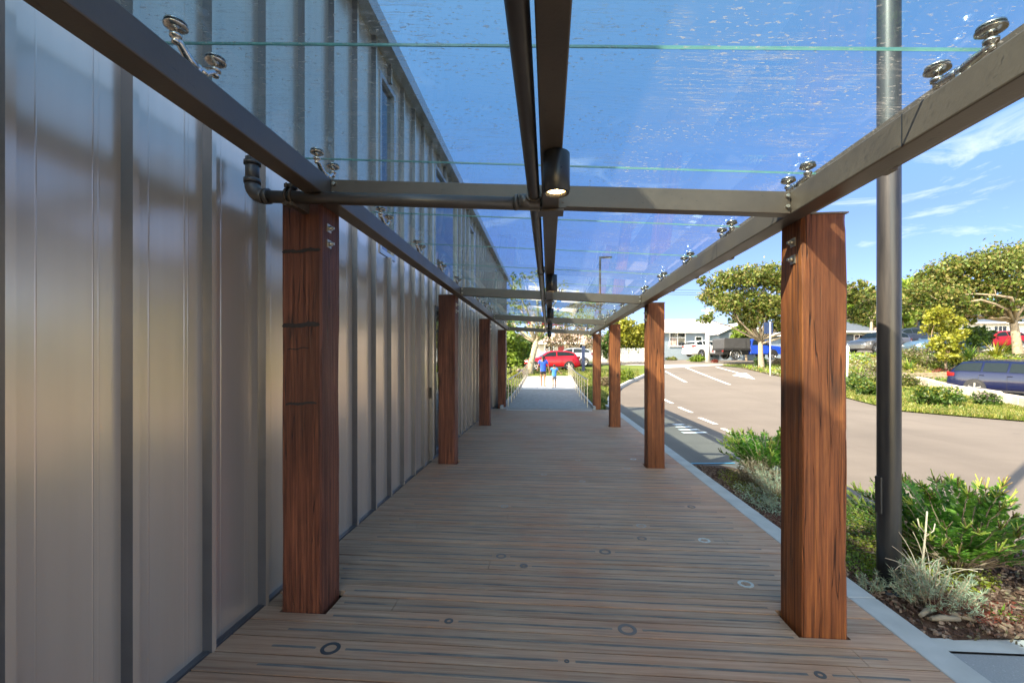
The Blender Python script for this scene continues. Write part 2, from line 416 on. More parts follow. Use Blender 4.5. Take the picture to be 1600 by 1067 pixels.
# side street in front of the houses
struct(patch('side_street', [(-30, 40.2), (8, 39.4), (18, 40.6), (22, 41.4), (30, 45.2), (60, 50), (60, 55), (24, 47.5), (-30, 44.0)], .03, M_ROAD, 2))
# painted markings
def mark(name, pts, mat=M_PAINT, dz=.012, parent=None): 
    o = patch(name, pts, dz, mat, .6); struct(o); return o
def line(name, a, b, w, mat=M_PAINT, dz=.012):
    a = Vector(a); b = Vector(b); d = (b-a).normalized(); n = Vector((-d.y, d.x))*w/2
    return mark(name, [a-n, b-n, b+n, a+n], mat, dz)
for a, b in (((1036, 623.8), (1051, 630.6)), ((1061, 636.5), (1081, 645)), ((1093, 653), (1119, 663.5)), ((1129, 670), (1163, 685))):
    p, q = P(*a), P(*b); line('lane_dash', (p.x, p.y), (q.x, q.y), .12)
for a, b in (((1040, 580.5), (1072, 597.5)), ((1072, 574.5), (1140, 601.2)), ((1119, 573.5), (1160, 584.5))):
    p, q = P(*a), P(*b); line('bay_line', (p.x, p.y), (q.x, q.y), .16)
mark('painted_arrow', [xy(1144, 586.5), xy(1180, 592.8), xy(1166, 583.3), xy(1156, 584)])
for k in range(4):
    y0 = 10.35+k*.42; line('hatch_stripe', (3.0+.05*k, y0), (3.55-.04*k, y0+.10), .17)
line('cyan_mark', (2.25, 7.30), (2.95, 7.38), .045, M_CYAN)

# lawn, beds
LAWN = [(-14, 19), (-1.5, 17.0), (-1.5, 28.4), (1.6, 28.6), (1.6, 14.6), (2.06, 15.2), (2.45, 18.2), xy(968, 607), (4.3, 24.4), xy(1000, 591.5), xy(1034, 576), (8.0, 38.6), (-14, 38.9)]
struct(patch('lawn', LAWN, .03, M_LAWN, 1.0))
VERGE = [(30, 9.1), (30, 10.5), xy(1650, 648), xy(1600, 637), xy(1530, 624), xy(1475, 612), xy(1392, 594), xy(1330, 578), xy(1290, 572)] + [(20, 38), (17.5, 39.8), (14.2, 38.6)] + list(reversed(road_r))
struct(patch('grass_verge', VERGE, .035, M_LAWN, 1.0))
struct(patch('bank', [(13.8, 26), (15, 24.2), (24, 25.3), (46, 28), (46, 32.2), (22, 33.2), (16, 38), (14.8, 36)], .05, M_BANKG, 1.))
struct(patch('lower_car_park', [xy(1400, 594), xy(1475, 612), xy(1530, 624), xy(1600, 637), xy(1650, 648), (30, 10.6), (46, 10.6), (46, 27.9), (24, 25.2), (15.2, 24.1)], .045, M_ROAD, 1.5))
struct(patch('upper_car_park', [(22, 33.2), (60, 31.5), (60, 43), (24, 41.5), (18.5, 38.5)], .055, M_ROAD, 2))
BED = [(2.07, 2.72), (3.3, 2.80), (4.3, 2.95), (4.0, 3.7), (3.55, 4.6), (3.2, 5.6), (2.85, 6.7), (2.65, 7.12), (2.07, 7.16)]
def bedz(x, y):
    return -.15 + .085*min(1, max(0, 1-abs(y-4.6)/2.9)*2.2) + .02*mnoise.noise(Vector((x*2.5, y*2.5, 0)))
struct(patch('garden_soil', BED, 0, M_SOIL, .16, bedz))
struct(patch('asphalt_footpath', [(2.07, -6), (9, -6), (9, 2.72), (2.07, 2.63)], .05, M_PATHD, 1))
struct(patch('path_edging', [(2.07, 2.63), (9, 2.72), (9, 2.90), (3.3, 2.80), (2.07, 2.74)], .062, M_CONC, .5))
# kerbs
mb = MB(); 
for k in range(11):
    y0 = -4+k*1.75; mb.box((1.893, y0+.003, -.5), (2.062, y0+1.747, -.001))
struct(mb.build('kerb', M_CONC, bevel=.008))
mb = MB(); pts = [(2.06, 15.2), (2.3, 17.2), (2.6, 18.8), xy(968, 607), (4.3, 24.4), xy(1000, 591.5), xy(1016, 584)]
for a, b in zip(pts[:-1], pts[1:]):
    n = max(1, int((Vector(b)-Vector(a)).length/1.0))
    for i in range(n):
        p = Vector(a).lerp(Vector(b), i/n); q = Vector(a).lerp(Vector(b), (i+.995)/n)
        mb.bar((p.x, p.y, g(p.x, p.y)+.03), (q.x, q.y, g(q.x, q.y)+.03), .16, .24)
struct(mb.build('garden_kerb', M_CONCW, bevel=.02))

# ------------------------------------------------------------------ boardwalk
holes = [(-1.586-.012, -1.34+.030, 2.55-.006+3.8*k, 2.79+.025+3.8*k) for k in range(-1, 4)] + [(1.371-.022, 1.602+.014, 2.545-.006+3.8*k, 2.785+.02+3.8*k) for k in range(-1, 4)]
mb = MB(); X0, X1 = -1.725, 1.886
rings = []
for (u, v, r, kind) in ((523,1004,.05,0),(702,968,.026,1),(980,983,.052,2),(1172,920,.05,3),(1102,846,.048,3),(945,860,.046,2),(885,1024,.013,1),(1272,1043,.026,1),
        (789,789,.04,4),(990,718,.045,3),(1004,825,.045,4),(1004,843,.04,2),(910,752,.04,4),(1078,789,.04,2),(850,742,.04,4),(903,719,.04,4),(979,730,.045,4),(784,865,.04,2),(818,886,.03,2)):
    X = (u-800)/(v-562)*1.5; D = 1050/(v-562); rings.append([X*CT-D*ST, X*ST+D*CT, r, kind])
y = -2.5-(-2.5 % .145)
while y < 13.6:
    ya, yb = y+.005, y+.140
    cuts = [(h[0], h[1]) for h in holes if h[2] < yb and h[3] > ya]
    js = sorted(random.uniform(X0+.3, X1-.3) for _ in range(random.choice((0, 1, 1))))
    segs = []; a = X0
    for c0, c1 in sorted(cuts + [(j-.0015, j+.0015) for j in js]):
        if c0 > a: segs.append((a, c0))
        a = max(a, c1)
    segs.append((a, X1))
    dz = random.uniform(-.0015, .0015)
    for h in holes:
        if h[2] < yb and h[3] > ya:
            if ya < h[2]-.004: mb.box((h[0]+.0004, ya, -.032), (h[1]-.0004, h[2], dz), 0)
            if yb > h[3]+.004: mb.box((h[0]+.0004, h[3], -.032), (h[1]-.0004, yb, dz), 0)
    for a, b in segs: mb.box((a, ya, -.032), (b, yb, dz), 0)
    # inlaid anti-slip strip
    row = (y+.07); w = .008
    xs, xe = X0+random.uniform(.22, .34), X1-random.uniform(.18, .32)
    brk = sorted([(r[0]-r[2]-.03, r[0]+r[2]+.03) for r in rings if abs(r[1]-row) < .0725] + [(c0-.03, c1+.05) for c0, c1 in cuts] + [(j-.004, j+.004) for j in js])
    a = xs
    for c0, c1 in brk + [(xe, xe+1)]:
        if min(c0, xe) > a+.05: mb.box((a, row-w, dz-.01), (min(c0, xe), row+w, dz+.0012), 1)
        a = max(a, c1)
    for r in rings:
        if abs(r[1]-row) < .0725: r[1] = row
    y += .145
deck = struct(mb.build('boardwalk', [M_DECK, M_STRIP]))
struct(MB().box((-1.76, -3, -.35), (1.89, 13.6, -.10)).build('under_deck', M_UNDER))
M_RINGS = [simple('ring_black', (.05,.052,.056), .7), simple('ring_charcoal', (.10,.09,.085), .75), simple('ring_grey', (.17,.14,.125), .8), simple('ring_white', (.50,.48,.44), .8, var=.25, scale=60), simple('ring_faded', (.36,.30,.26), .8, var=.3, scale=60)]
for (x, y_, r, kd) in rings:
    n = 28; m = MB(); ri = r*.62 if r > .03 else r*.45; vs = []
    for rr, z in ((r, -.004), (r, .0028), (ri, .0028), (ri, -.004)):
        for j in range(n): t = 2*math.pi*j/n; vs.append((x+rr*math.cos(t), y_+rr*math.sin(t), z))
    fs = [(a*n+j, a*n+(j+1) % n, (a+1)*n+(j+1) % n, (a+1)*n+j) for a in range(3) for j in range(n)]
    m.add(vs, fs); m.build('inlay_ring', M_RINGS[kd], deck)
mb = MB()
for k in range(44): mb.box((-1.25+k*.058, 13.22, .001), (-1.222+k*.058, 13.52, .006))
o = mb.build('tactile_strip', M_CONCW, deck)

# ramp and path beyond
def hp(x, y): return g(x, y) + .15*(1-sm((y-15)/8))
PTH = struct(grid_sheet('ramp_path', -1.42, 1.36, 13.58, 28.6, 6, 60, .005, M_CONCW, hp))
mb = MB()
for k in range(60):
    ya = 13.6+k*.145
    if ya > 21: break
    z = hp(0, ya)+.02
    mb.box((-1.40, ya, z-.03), (1.34, ya+.139, z))
struct(mb.build('ramp_boards', simple('silvered_ramp_boards', (.30, .27, .245), .8, 0, .25, 7)))
mb = MB()
for s, x in ((-1, -1.44), (1, 1.38)):
    for k in range(30):
        ya = 13.6+k*.5; mb.bar((x, ya, hp(0, ya)+.02), (x, ya+.5, hp(0, ya+.5)+.02), .07, .14)
struct(mb.build('ramp_edge', M_CONC))

def balustrade(x, label, ya, yb):
    t = thing('balustrade', (x, ya, hp(0, ya)), label, 'handrail', 'steel handrails of the ramp')
    o = t.location
    n = int((yb-ya)/1.15)
    for k in range(n+1):
        y = ya+(yb-ya)*k/n; z = hp(0, y)
        MB().box((-.012, y-ya-.03, z-o.z-.1), (.012, y-ya+.03, z-o.z+.86)).build('rail_post', M_SSM, t)
    pts = [(0, y-ya, hp(0, y)-o.z+.88) for y in np.linspace(ya-.15, yb+.1, 26)]
    m = MB(); m.tube(pts, .024, 8); m.build('top_rail', M_SSM, t)
    for zz in (.22, .40, .56, .72):
        m = MB(); m.tube([(0, y-ya, hp(0, y)-o.z+zz) for y in np.linspace(ya, yb, 20)], .005, 5); m.build('rail_wire', M_SSM, t)
balustrade(-1.27, 'steel balustrade along the left side of the ramp', 14.15, 27.6)
balustrade(1.21, 'steel balustrade along the right side of the ramp', 14.15, 27.6)

# ------------------------------------------------------------------ building
WX = -1.762; RX = -1.717; WZ0, WZ1 = -.12, 4.74
B = thing('building', (WX, 6, 0), 'long building clad in champagne metal panels with standing ribs painted dark on the shaded side beside the boardwalk', 'building')
def bb(name, mb, mat, bevel=0):
    o = mb.build(name, mat, None, bevel); o.parent = B; o.matrix_parent_inverse = Matrix.Translation(-B.location); return o
open_ = [(4.55, 5.02, 2.62, 4.53), (6.84, 8.56, 2.72, 4.56), (6.84, 8.56, 0, 2.34), (11.95, 13.7, 0, 2.34), (9.9, 10.5, 2.62, 4.53), (14.6, 15.2, 2.62, 4.53)]
YB0, YB1 = -7., 18.5
ribs = [1.30+.438*k for k in range(-19, 40)]; ribs = [r for r in ribs if YB0 < r < YB1-.1]
def zfree(ya, yb):
    zz = [(WZ0, WZ1)]
    for a, b, c, d in open_:
        if a < yb-1e-4 and b > ya+1e-4:
            zz = [q for (p0, p1) in zz for q in ((p0, min(p1, c)), (max(p0, d), p1)) if q[1]-q[0] > .01]
    return zz
mb = MB()
ys = sorted(set([YB0, YB1] + [v for o in open_ for v in o[:2]]))
for ya, yb in zip(ys[:-1], ys[1:]):
    for z0, z1 in zfree(ya, yb): mb.add([(WX, ya, z0), (WX, yb, z0), (WX, yb, z1), (WX, ya, z1)], [(0, 1, 2, 3)], 0)
for r in ribs:
    for z0, z1 in zfree(r-.03, r+.03):
        # trapezoid rib
        vs = []
        for z in (z0, z1): vs += [(WX, r-.024, z), (RX, r-.015, z), (RX, r+.015, z), (WX, r+.024, z)]
        mb.add(vs, [(0,1,5,4)], 1); mb.add(vs, [(1,2,6,5), (2,3,7,6)], 0)  # near rib face coloured dark, painting in the shade it reflects
    for off, hgt in ((.105, .0008), (.30, .0010), (.322, .0005)):
        y = r+off
        if y > YB1-.05: continue
        for z0, z1 in zfree(y-.01, y+.01):
            mb.add([(WX, y-.004, z0), (WX+hgt, y, z0), (WX, y+.004, z0), (WX, y-.004, z1), (WX+hgt, y, z1), (WX, y+.004, z1)], [(0,1,4,3), (1,2,5,4)], 0)
bb('metal_cladding', mb, [M_PANEL, M_PANELD])
bb('end_wall', MB().box((-14, YB1-.05, WZ0), (WX-.001, YB1, WZ1-.002)), M_PANELD)
bb('back_wall', MB().box((-14, YB0, WZ0), (-13.9, YB1-.06, WZ1-.002)).box((-13.89, YB0, WZ0), (WX-.02, YB0+.1, WZ1-.003)), M_BWALL)
bb('roof', MB().box((-14, YB0, WZ1), (WX+.04, YB1, WZ1+.1)), M_BWALL)
bb('flashing', MB().box((-1.72, YB0, WZ1-.002), (-1.62, YB1+.1, WZ1+.16)).box((-14, YB1+.001, WZ1-.003), (-1.721, YB1+.1, WZ1+.159)), M_FLASH)
bb('base_flashing', MB().box((WX, YB0, -.10), (-1.728, YB1, .012)), M_PANELD)
M_IN = simple('interior_dark', (.05, .05, .052), .8)
bb('interior', MB().box((-4.5, YB0+.3, -.1), (-4.4, YB1-.3, WZ1-.01)), M_IN)
M_BWIN = glassmat('building_glass', (.22, .25, .27), dirt=False, refl=1.9)
M_ALU = simple('dark_aluminium', (.055, .058, .062), .35, .5)
for (a, b, c, d) in open_:
    door = c == 0
    f = MB(); w = .05
    for (p, q) in (((WX-.08, a, c), (WX+.012, a+w, d)), ((WX-.08, b-w, c), (WX+.012, b, d)), ((WX-.08, a+w, d-w), (WX+.011, b-w, d)), ((WX-.08, a+w, c), (WX+.011, b-w, c+(.08 if door else w)))): f.box(p, q)
    if door: f.box((WX-.075, (a+b)/2-.03, c+.08), (WX+.005, (a+b)/2+.03, d-w))
    fr = bb('door' if door else 'window', f, M_ALU if door else M_FLASH)
    gq = MB().add([(WX-.03, a+w, c+.05), (WX-.03, b-w, c+.05), (WX-.03, b-w, d-w), (WX-.03, a+w, d-w)], [(0, 1, 2, 3)])
    gl = gq.build('pane', M_BWIN); gl.parent = fr
    if door:
        hm = MB().tube([(WX+.06, (a+b)/2-.08, .85), (WX+.06, (a+b)/2-.08, 1.25)], .012, 8).box((WX, (a+b)/2-.09, .9), (WX+.06, (a+b)/2-.07, .92)).box((WX, (a+b)/2-.09, 1.18), (WX+.06, (a+b)/2-.07, 1.2))
        h = hm.build('handle', M_SSM); h.parent = fr
bb('wall_lock', MB().box((RX-.045, 6.50, .93), (RX-.008, 6.56, 1.09)), M_BLACK, .004)

# ------------------------------------------------------------------ canopy
CN = thing('canopy', (0, 2.5, 2.4), 'long glass canopy on dark bronze steel beams over the boardwalk', 'canopy')
def cp(name, mb, mat, bevel=0, parent=None):
    o = mb.build(name, mat, None, bevel); o.parent = parent or CN
    if parent is None: o.matrix_parent_inverse = Matrix.Translation(-CN.location)
    return o
Y0, Y1 = -2.2, 14.25
cp('side_beam', MB().box((-1.34, Y0, 2.415), (-1.235, Y1, 2.53)), M_STEEL, .006)
cp('side_beam', MB().box((1.267, Y0, 2.265), (1.371, Y1, 2.385)), M_STEEL, .006)
cp('centre_beam', MB().box((-.033, Y0, 2.325), (.055, Y1-.3, 2.445)), M_STEEL, .005)
beamy = [2.495+3.8*k for k in range(-1, 4)]
def bz(x): return 2.53-.145*(x+1.235)/2.502
for y in beamy:
    m = MB(); h = .12
    vs = []
    for x in (-1.2352, 1.2672):
        for yy, zz in ((y-.035, bz(x)-h), (y+.035, bz(x)-h), (y+.035, bz(x)-.003), (y-.035, bz(x)-.003)): vs.append((x, yy, zz))
    m.add(vs, [(0,4,5,1), (1,5,6,2), (2,6,7,3), (3,7,4,0), (0,1,2,3), (7,6,5,4)]); c = cp('cross_beam', m, M_STEEL, .004)
    cp('joint_plate', MB().box((-.06, y-.05, 2.308), (.082, y+.05, 2.3195)).box((.058, y-.046, 2.325), (.095, y-.036, 2.45)).tube([(.078, y-.05, 2.36), (.078, y-.04, 2.36)], .008, 8), M_STEEL, 0)
    for xx in (-1.215, 1.247):
        for zz in (.03, .085): cp('bolt', MB().tube([(xx, y-.052, bz(xx)-zz), (xx, y-.034, bz(xx)-zz)], .009, 8), M_SSM)
for y in (1.72, 3.5, 7.3, 11.1): cp('splice_joint', MB().box((1.2662, y-.0025, 2.266), (1.2668, y+.0025, 2.384)), M_BLACK)
# gutter outside the right-hand beam
cp('gutter', MB().box((1.41, Y0, 2.385), (1.60, Y1, 2.395)).box((1.41, Y0, 2.3952), (1.418, Y1, 2.50)).box((1.592, Y0, 2.3952), (1.60, Y1, 2.515)).box((1.58, Y0, 2.5155), (1.604, Y1, 2.522)), M_STEEL)
for k in range(18):
    y = -1.4+k*.905
    if y < Y1: cp('gutter_bracket', MB().box((1.372, y-.035, 2.368), (1.595, y+.035, 2.3845)).box((1.3715, y-.03, 2.33), (1.385, y+.03, 2.3675)), M_STEEL, .003)
# glass
def gz(x): return 2.655-.065*(x+1.27)
seams = [2.495+.95*k for k in range(-5, 13)]
M_GL = [M_GLASS, M_GLASSB, M_GEDGE]
for a, b in zip(seams[:-1], seams[1:]):
    a += .003; b -= .003; x0, x1 = -1.60, 1.47; th = .008
    vs = [(x0,a,gz(x0)), (x1,a,gz(x1)), (x1,b,gz(x1)), (x0,b,gz(x0))]; vs += [(p[0], p[1], p[2]+th) for p in vs]
    m = MB(); m.add(vs, [(0,3,2,1)], 0); m.add(vs, [(4,5,6,7)], 1); m.add(vs, [(0,1,5,4), (1,2,6,5), (2,3,7,6), (3,0,4,7)], 2)
    cp('glass_pane', m, M_GL)
# spider fittings
def spider(h, x):
    m = MB(); m.lathe((0, 0, 0), [(.0, 0), (.032, 0), (.03, .008), (.02, .014), (.017, .03), (.021, .036), (.02, .048), (.0, .052)], 14)
    for s in (-1, 1):
        m.tube([(0, s*.008, .036), (0, s*.035, .046), (0, s*.072, h-.052), (0, s*.092, h-.042)], [.019, .0165, .013, .014], 10)
        m.lathe((0, s*.093, h-.062), [(0, 0), (.012, 0), (.013, .006), (.013, .02), (.019, .021), (.020, .032), (.012, .034), (.008, .038), (.008, .052)], 12)
    o = cp('spider_fitting', m, M_SS)
    for s in (-1, 1):
        d = MB(); d.lathe((0, s*.093, h), [(0, -.016), (.024, -.013), (.037, -.006), (.0375, -.0025)], 20, 0); d.lathe((0, s*.093, h), [(.0375, -.0025), (.0375, -.0005), (0, -.0005)], 20, 1)
        d.lathe((0, s*.093, h+.0085), [(.034, 0), (.034, .004), (0, .006)], 20, 0)
        dd = d.build('clamp_disc', [M_SS, M_RUB]); dd.parent = o
    return o
for x, top in ((-1.287, 2.53), (1.319, 2.385)):
    src = None
    for y in seams[1:-1]:
        if src is None:
            src = spider(gz(x)-top, x); src.matrix_parent_inverse = Matrix.Translation(-CN.location); o = src
        else:
            o = src.copy(); COL.objects.link(o)
            for ch in src.children: c = ch.copy(); COL.objects.link(c); c.parent = o
        o.location = (x, y, top)

# ------------------------------------------------------------------ posts
def post(xa, xb, ya, ztop, mat, seed, label, side, stains=()):
    yb = ya+.24; cx, cy = (xa+xb)/2, (ya+yb)/2; t = thing('timber_post', (cx, cy, 0), label, 'post', 'timber posts carrying the canopy')
    hw, hd = (xb-xa)/2, .12; rnd = random.Random(seed); m = MB(); nr = 90; z0 = -.3
    ring0 = []
    for a in range(4):
        c = .007+.006*rnd.random(); sx, sy = ((-1,-1),(1,-1),(1,1),(-1,1))[a]
        ring0.append((sx, sy, c))
    ln = []
    for i in range(nr+1):
        z = z0+(ztop-z0)*i/nr; r = []
        for a, (sx, sy, c) in enumerate(ring0):
            wob = mnoise.noise(Vector((seed*3.1+a, z*1.7, .3)))*.010 + max(0, mnoise.noise(Vector((seed+a*9, z*1.1+5, 3))))*.020 + max(0, mnoise.noise(Vector((seed+a*5, z*6, 8)))-.25)*.022
            cc = c + max(0, wob)
            px, py = sx*hw, sy*hd
            p1 = (px-sx*cc, py); p2 = (px, py-sy*cc)
            r += [p1, p2] if (a in (1, 3)) else [p2, p1]
        # subdivide sides for slight cup
        rr = []
        for j in range(8):
            p, q = r[j], r[(j+1) % 8]; rr.append(p)
            if j % 2 == 1:
                for f in (.33, .66):
                    bx, by = p[0]+(q[0]-p[0])*f, p[1]+(q[1]-p[1])*f
                    d = mnoise.noise(Vector((bx*9+seed, by*9, z*1.3)))*.0055
                    rr.append((bx*(1+d/hw), by*(1+d/hd)))
        k = len(rr); ln += [(p[0], p[1], z) for p in rr]
    fs = [(i*k+j, i*k+(j+1) % k, (i+1)*k+(j+1) % k, (i+1)*k+j) for i in range(nr) for j in range(k)] + [tuple(nr*k+j for j in range(k))]
    m.add(ln, fs); s = m.build('shaft', mat, t)
    MB().box((-hw-.004, -.124, ztop+.001), (hw+.004, .124, ztop+.009)).build('cap_plate', M_STEELTOP, t)
    for zz in (ztop-.13, ztop-.225):
        x = side*hw; a, b = (x, x+side*.006) if side > 0 else (x+side*.006, x)
        bo = MB().box((a-.001, -.055, zz-.024), (b, -.007, zz+.024)); bo.tube([(x+side*.003, -.031, zz), (x+side*.024, -.031, zz)], [.014, .014], 6); bo.tube([(x+side*.02, -.031, zz), (x+side*.036, -.031, zz)], .008, 8)
        bo.build('bolt', M_SSM, t)
    for (z, face, w0, w1, th) in stains:
        st = MB(); n = 22; vs = []
        for j in range(n+1):
            f = w0+(w1-w0)*j/n; zc = z+.003*math.sin(j*.5)+rnd.uniform(-.0015, .0015)+.012*(j/n); hh = th*(.8+.4*rnd.random())*(1 if 0 < j < n else .2)
            vs += [(-hw+2*hw*f, -hd-.0032, zc-hh), (-hw+2*hw*f, -hd-.0032, zc+hh)] if face == 's' else [(hw+.0032, -hd+2*hd*f, zc-hh), (hw+.0032, -hd+2*hd*f, zc+hh)]
        st.add(vs, [(2*j, 2*j+2, 2*j+3, 2*j+1) for j in range(n)]); st.build('strap_stain', M_STAIN, t)
    return t
zl = 2.431; zr_ = 2.286
lb = ['nearest timber post by the metal wall with black strap stains', 'second timber post from the near end along the metal wall', 'third timber post from the near end along the metal wall', 'farthest timber post at the end of the metal wall']
rb = ['nearest timber post on the car park side, glowing orange where sunlit', 'second timber post from the near end on the car park side', 'third timber post from the near end on the car park side', 'farthest timber post on the car park side beside the ramp']
for k in range(4):
    st = ((2.14, 's', .02, .99, .010), (1.70, 's', .02, .97, .013), (1.235, 's', .1, .9, .007), (1.56, 's', .15, .7, .003)) if k == 0 else ()
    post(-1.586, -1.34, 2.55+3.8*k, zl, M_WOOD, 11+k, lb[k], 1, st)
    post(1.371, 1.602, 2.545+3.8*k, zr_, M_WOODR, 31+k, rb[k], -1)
post(-1.586, -1.34, -1.25, zl, M_WOOD, 10, 'timber post by the metal wall behind the viewpoint', 1)
post(1.371, 1.602, -1.255, zr_, M_WOODR, 30, 'timber post on the car park side behind the viewpoint', -1)

# ------------------------------------------------------------------ pipes
PT = thing('overhead_pipe', (-.076, 2.385, 2.36), 'dark round pipe running under the glass beside the centre beam', 'pipe')
def pp(name, m, mat=M_PIPE):
    o = m.build(name, mat); o.parent = PT; o.matrix_parent_inverse = Matrix.Translation(-PT.location); return o
pp('long_pipe', MB().tube([(-.076, y, 2.362) for y in np.linspace(Y0, 13.85, 24)], .031, 20))
def arc(c, a, b, r, n=7):
    c = Vector(c); a = Vector(a); b = Vector(b); return [c + a*r*math.cos(t) + b*r*math.sin(t) for t in np.linspace(0, math.pi/2, n)]
x1 = -1.655; zc = 2.412
el_ = arc((x1+.07, 2.385, zc+.07), (0, 0, -1), (-1, 0, 0), .07)
pp('cross_pipe', MB().tube([(-.045, 2.385, 2.325), (x1+.07, 2.385, zc)] , .034, 20))
pp('elbow', MB().tube(el_, .040, 18))
pp('riser', MB().tube([(x1, 2.385, zc+.07), (x1, 2.385, 2.63)], .036, 18).tube([(x1, 2.385, zc+.075), (x1, 2.385, zc+.10)], .044, 18).tube([(x1, 2.385, 2.59), (x1, 2.385, 2.61)], .044, 18))
pp('collar', MB().tube([(x1+.075, 2.385, zc), (x1+.10, 2.385, zc)], .043, 18))
pp('tee', MB().tube([(-.076, 2.33, 2.362), (-.076, 2.44, 2.362)], .040, 18).tube([(-.10, 2.385, 2.338), (-.155, 2.385, 2.340)], .042, 18).tube([(-.165, 2.385, 2.338), (-.18, 2.385, 2.339)], .042, 18))
m = MB(); xb_ = -1.43
for dx in (-.014, .014): m.tube([(xb_+dx-.005, 2.385, zc-.004), (xb_+dx+.005, 2.385, zc-.004)], .047, 14)
for zz in (-.05, .05): m.box((xb_-.025, 2.36, zc+zz-.01), (xb_+.025, 2.41, zc+zz+.01)).tube([(xb_, 2.34, zc+zz), (xb_, 2.43, zc+zz)], .007, 8)
m.box((xb_-.02, 2.42, zc-.05), (xb_+.02, 2.545, zc+.02)); pp('pipe_clamp', m, simple('rusty_clamp', (.10, .07, .05), .6, .4, .4, 30))
for y in (.9, 4.4, 6.9, 10.3, 12.6):
    pp('pipe_clamp', MB().tube([(-.076, y-.012, 2.362), (-.076, y+.012, 2.362)], .037, 16).box((-.05, y-.012, 2.355), (-.034, y+.012, 2.38)).tube([(-.045, y-.01, 2.40), (-.045, y+.01, 2.40)], .012, 8))

# ------------------------------------------------------------------ cylinder lights
M_LAMP = N('lit_lamp'); M_LAMP.set(col=(1, .8, .5), em=(1, .66, .30), ems=9); M_LAMP = M_LAMP.m
M_LAMPC = N('lamp_filament'); M_LAMPC.set(col=(1, .9, .7), em=(1, .85, .6), ems=40); M_LAMPC = M_LAMPC.m
M_CYL = simple('black_satin_cylinder', (.028, .03, .034), .32, .2, .1)
names = ['nearest black cylinder downlight, its warm lamp lit, under the centre beam', 'second black cylinder downlight from the near end', 'third black cylinder downlight from the near end', 'fourth black cylinder downlight from the near end', 'farthest black cylinder downlight, by the last cross beam']
for k, y in enumerate((1.80, 4.38, 7.25, 10.1, 13.0)):
    t = thing('cylinder_light', (.031, y, 2.325), names[k], 'light', 'cylinder downlights under the centre beam')
    b = MB(); zt, zb = -.001, -.162
    b.lathe((0, 0, 0), [(0, zt), (.050, zt), (.054, zt-.004), (.054, zb+.003), (.051, zb), (.042, zb), (.038, zb+.012)], 32); b.build('housing', M_CYL, t)
    b = MB(); b.lathe((0, 0, 0), [(.038, zb+.012), (.020, zb+.028)], 28); b.build('reflector', M_SS, t)
    b = MB(); b.lathe((0, 0, 0), [(.037, zb+.013), (.0, zb+.020)], 24); b.build('lens', M_LAMP, t)
    b = MB(); b.lathe((0, 0, 0), [(.010, zb+.012), (.0, zb+.009)], 12); b.build('bulb', M_LAMPC, t)
# ------------------------------------------------------------------ foliage tools
rng = np.random.default_rng(5)
def cards(name, C, size, mat, parent=None, aspect=.55, up=0., tri=False, dirs=None, fold=.25):
    """many leaf-sized faces: C centres (n,3), size (n,)"""
    n = len(C); C = np.asarray(C, float); size = np.broadcast_to(size, (n,))
    a = rng.normal(size=(n, 3)) if dirs is None else np.array(dirs, float) + rng.normal(size=(n, 3))*.25
    a[:, 2] = a[:, 2]*(1-up) + up*np.abs(a[:, 2])*2
    a /= np.linalg.norm(a, axis=1)[:, None]
    r = rng.normal(size=(n, 3)); b = np.cross(a, r); b /= np.linalg.norm(b, axis=1)[:, None]; c = np.cross(a, b)
    l = size[:, None]*.5; w = l*aspect
    v = np.empty((n, 4, 3)); v[:, 0] = C-a*l; v[:, 1] = C+b*w+c*w*fold-a*l*.1; v[:, 2] = C+a*l; v[:, 3] = C-b*w+c*w*fold-a*l*.1
    me = bpy.data.meshes.new(name); me.vertices.add(n*4); me.vertices.foreach_set('co', v.ravel())
    me.loops.add(n*4); me.loops.foreach_set('vertex_index', np.arange(n*4)); me.polygons.add(n)
    me.polygons.foreach_set('loop_start', np.arange(n)*4); me.polygons.foreach_set('loop_total', np.full(n, 4))
    me.update(calc_edges=True); me.materials.append(mat)
    o = bpy.data.objects.new(name, me); COL.objects.link(o)
    if parent is not None: o.parent = parent
    return o
def blob_pts(blobs, dens, cl=14, spread=.17, inner=.35):
    """clustered points in the outer part of ellipsoid blobs; blobs: (centre, rx, ry, rz)"""
    out = []; cc = []
    for (c, rx, ry, rz) in blobs:
        vol = (rx*ry*rz)**(1/3); m = max(6, int(dens*vol*vol))
        d = rng.normal(size=(m, 3)); d /= np.linalg.norm(d, axis=1)[:, None]
        rr = inner+(1.02-inner)*rng.random(m)**.55; rr *= 1+.16*rng.normal(size=m)
        k = np.array(c)+d*rr[:, None]*np.array((rx, ry, rz)); cc.append(k)
        sp = spread*vol*(.5+rng.random((m, 1, 1)))
        out.append((k[:, None, :]+rng.normal(size=(m, cl, 3))*sp*np.array((1, 1, .7))).reshape(-1, 3))
    return np.concatenate(out), np.concatenate(cc)
M_BARK = simple('tree_bark', (.25, .20, .145), .9, 0, .35, 6, .6, 25)
M_BARKP = simple('pale_bark', (.34, .285, .20), .9, 0, .4, 7, .5, 20)
M_TWIG = simple('dry_twig', (.30, .22, .15), .9, 0, .3, 20)
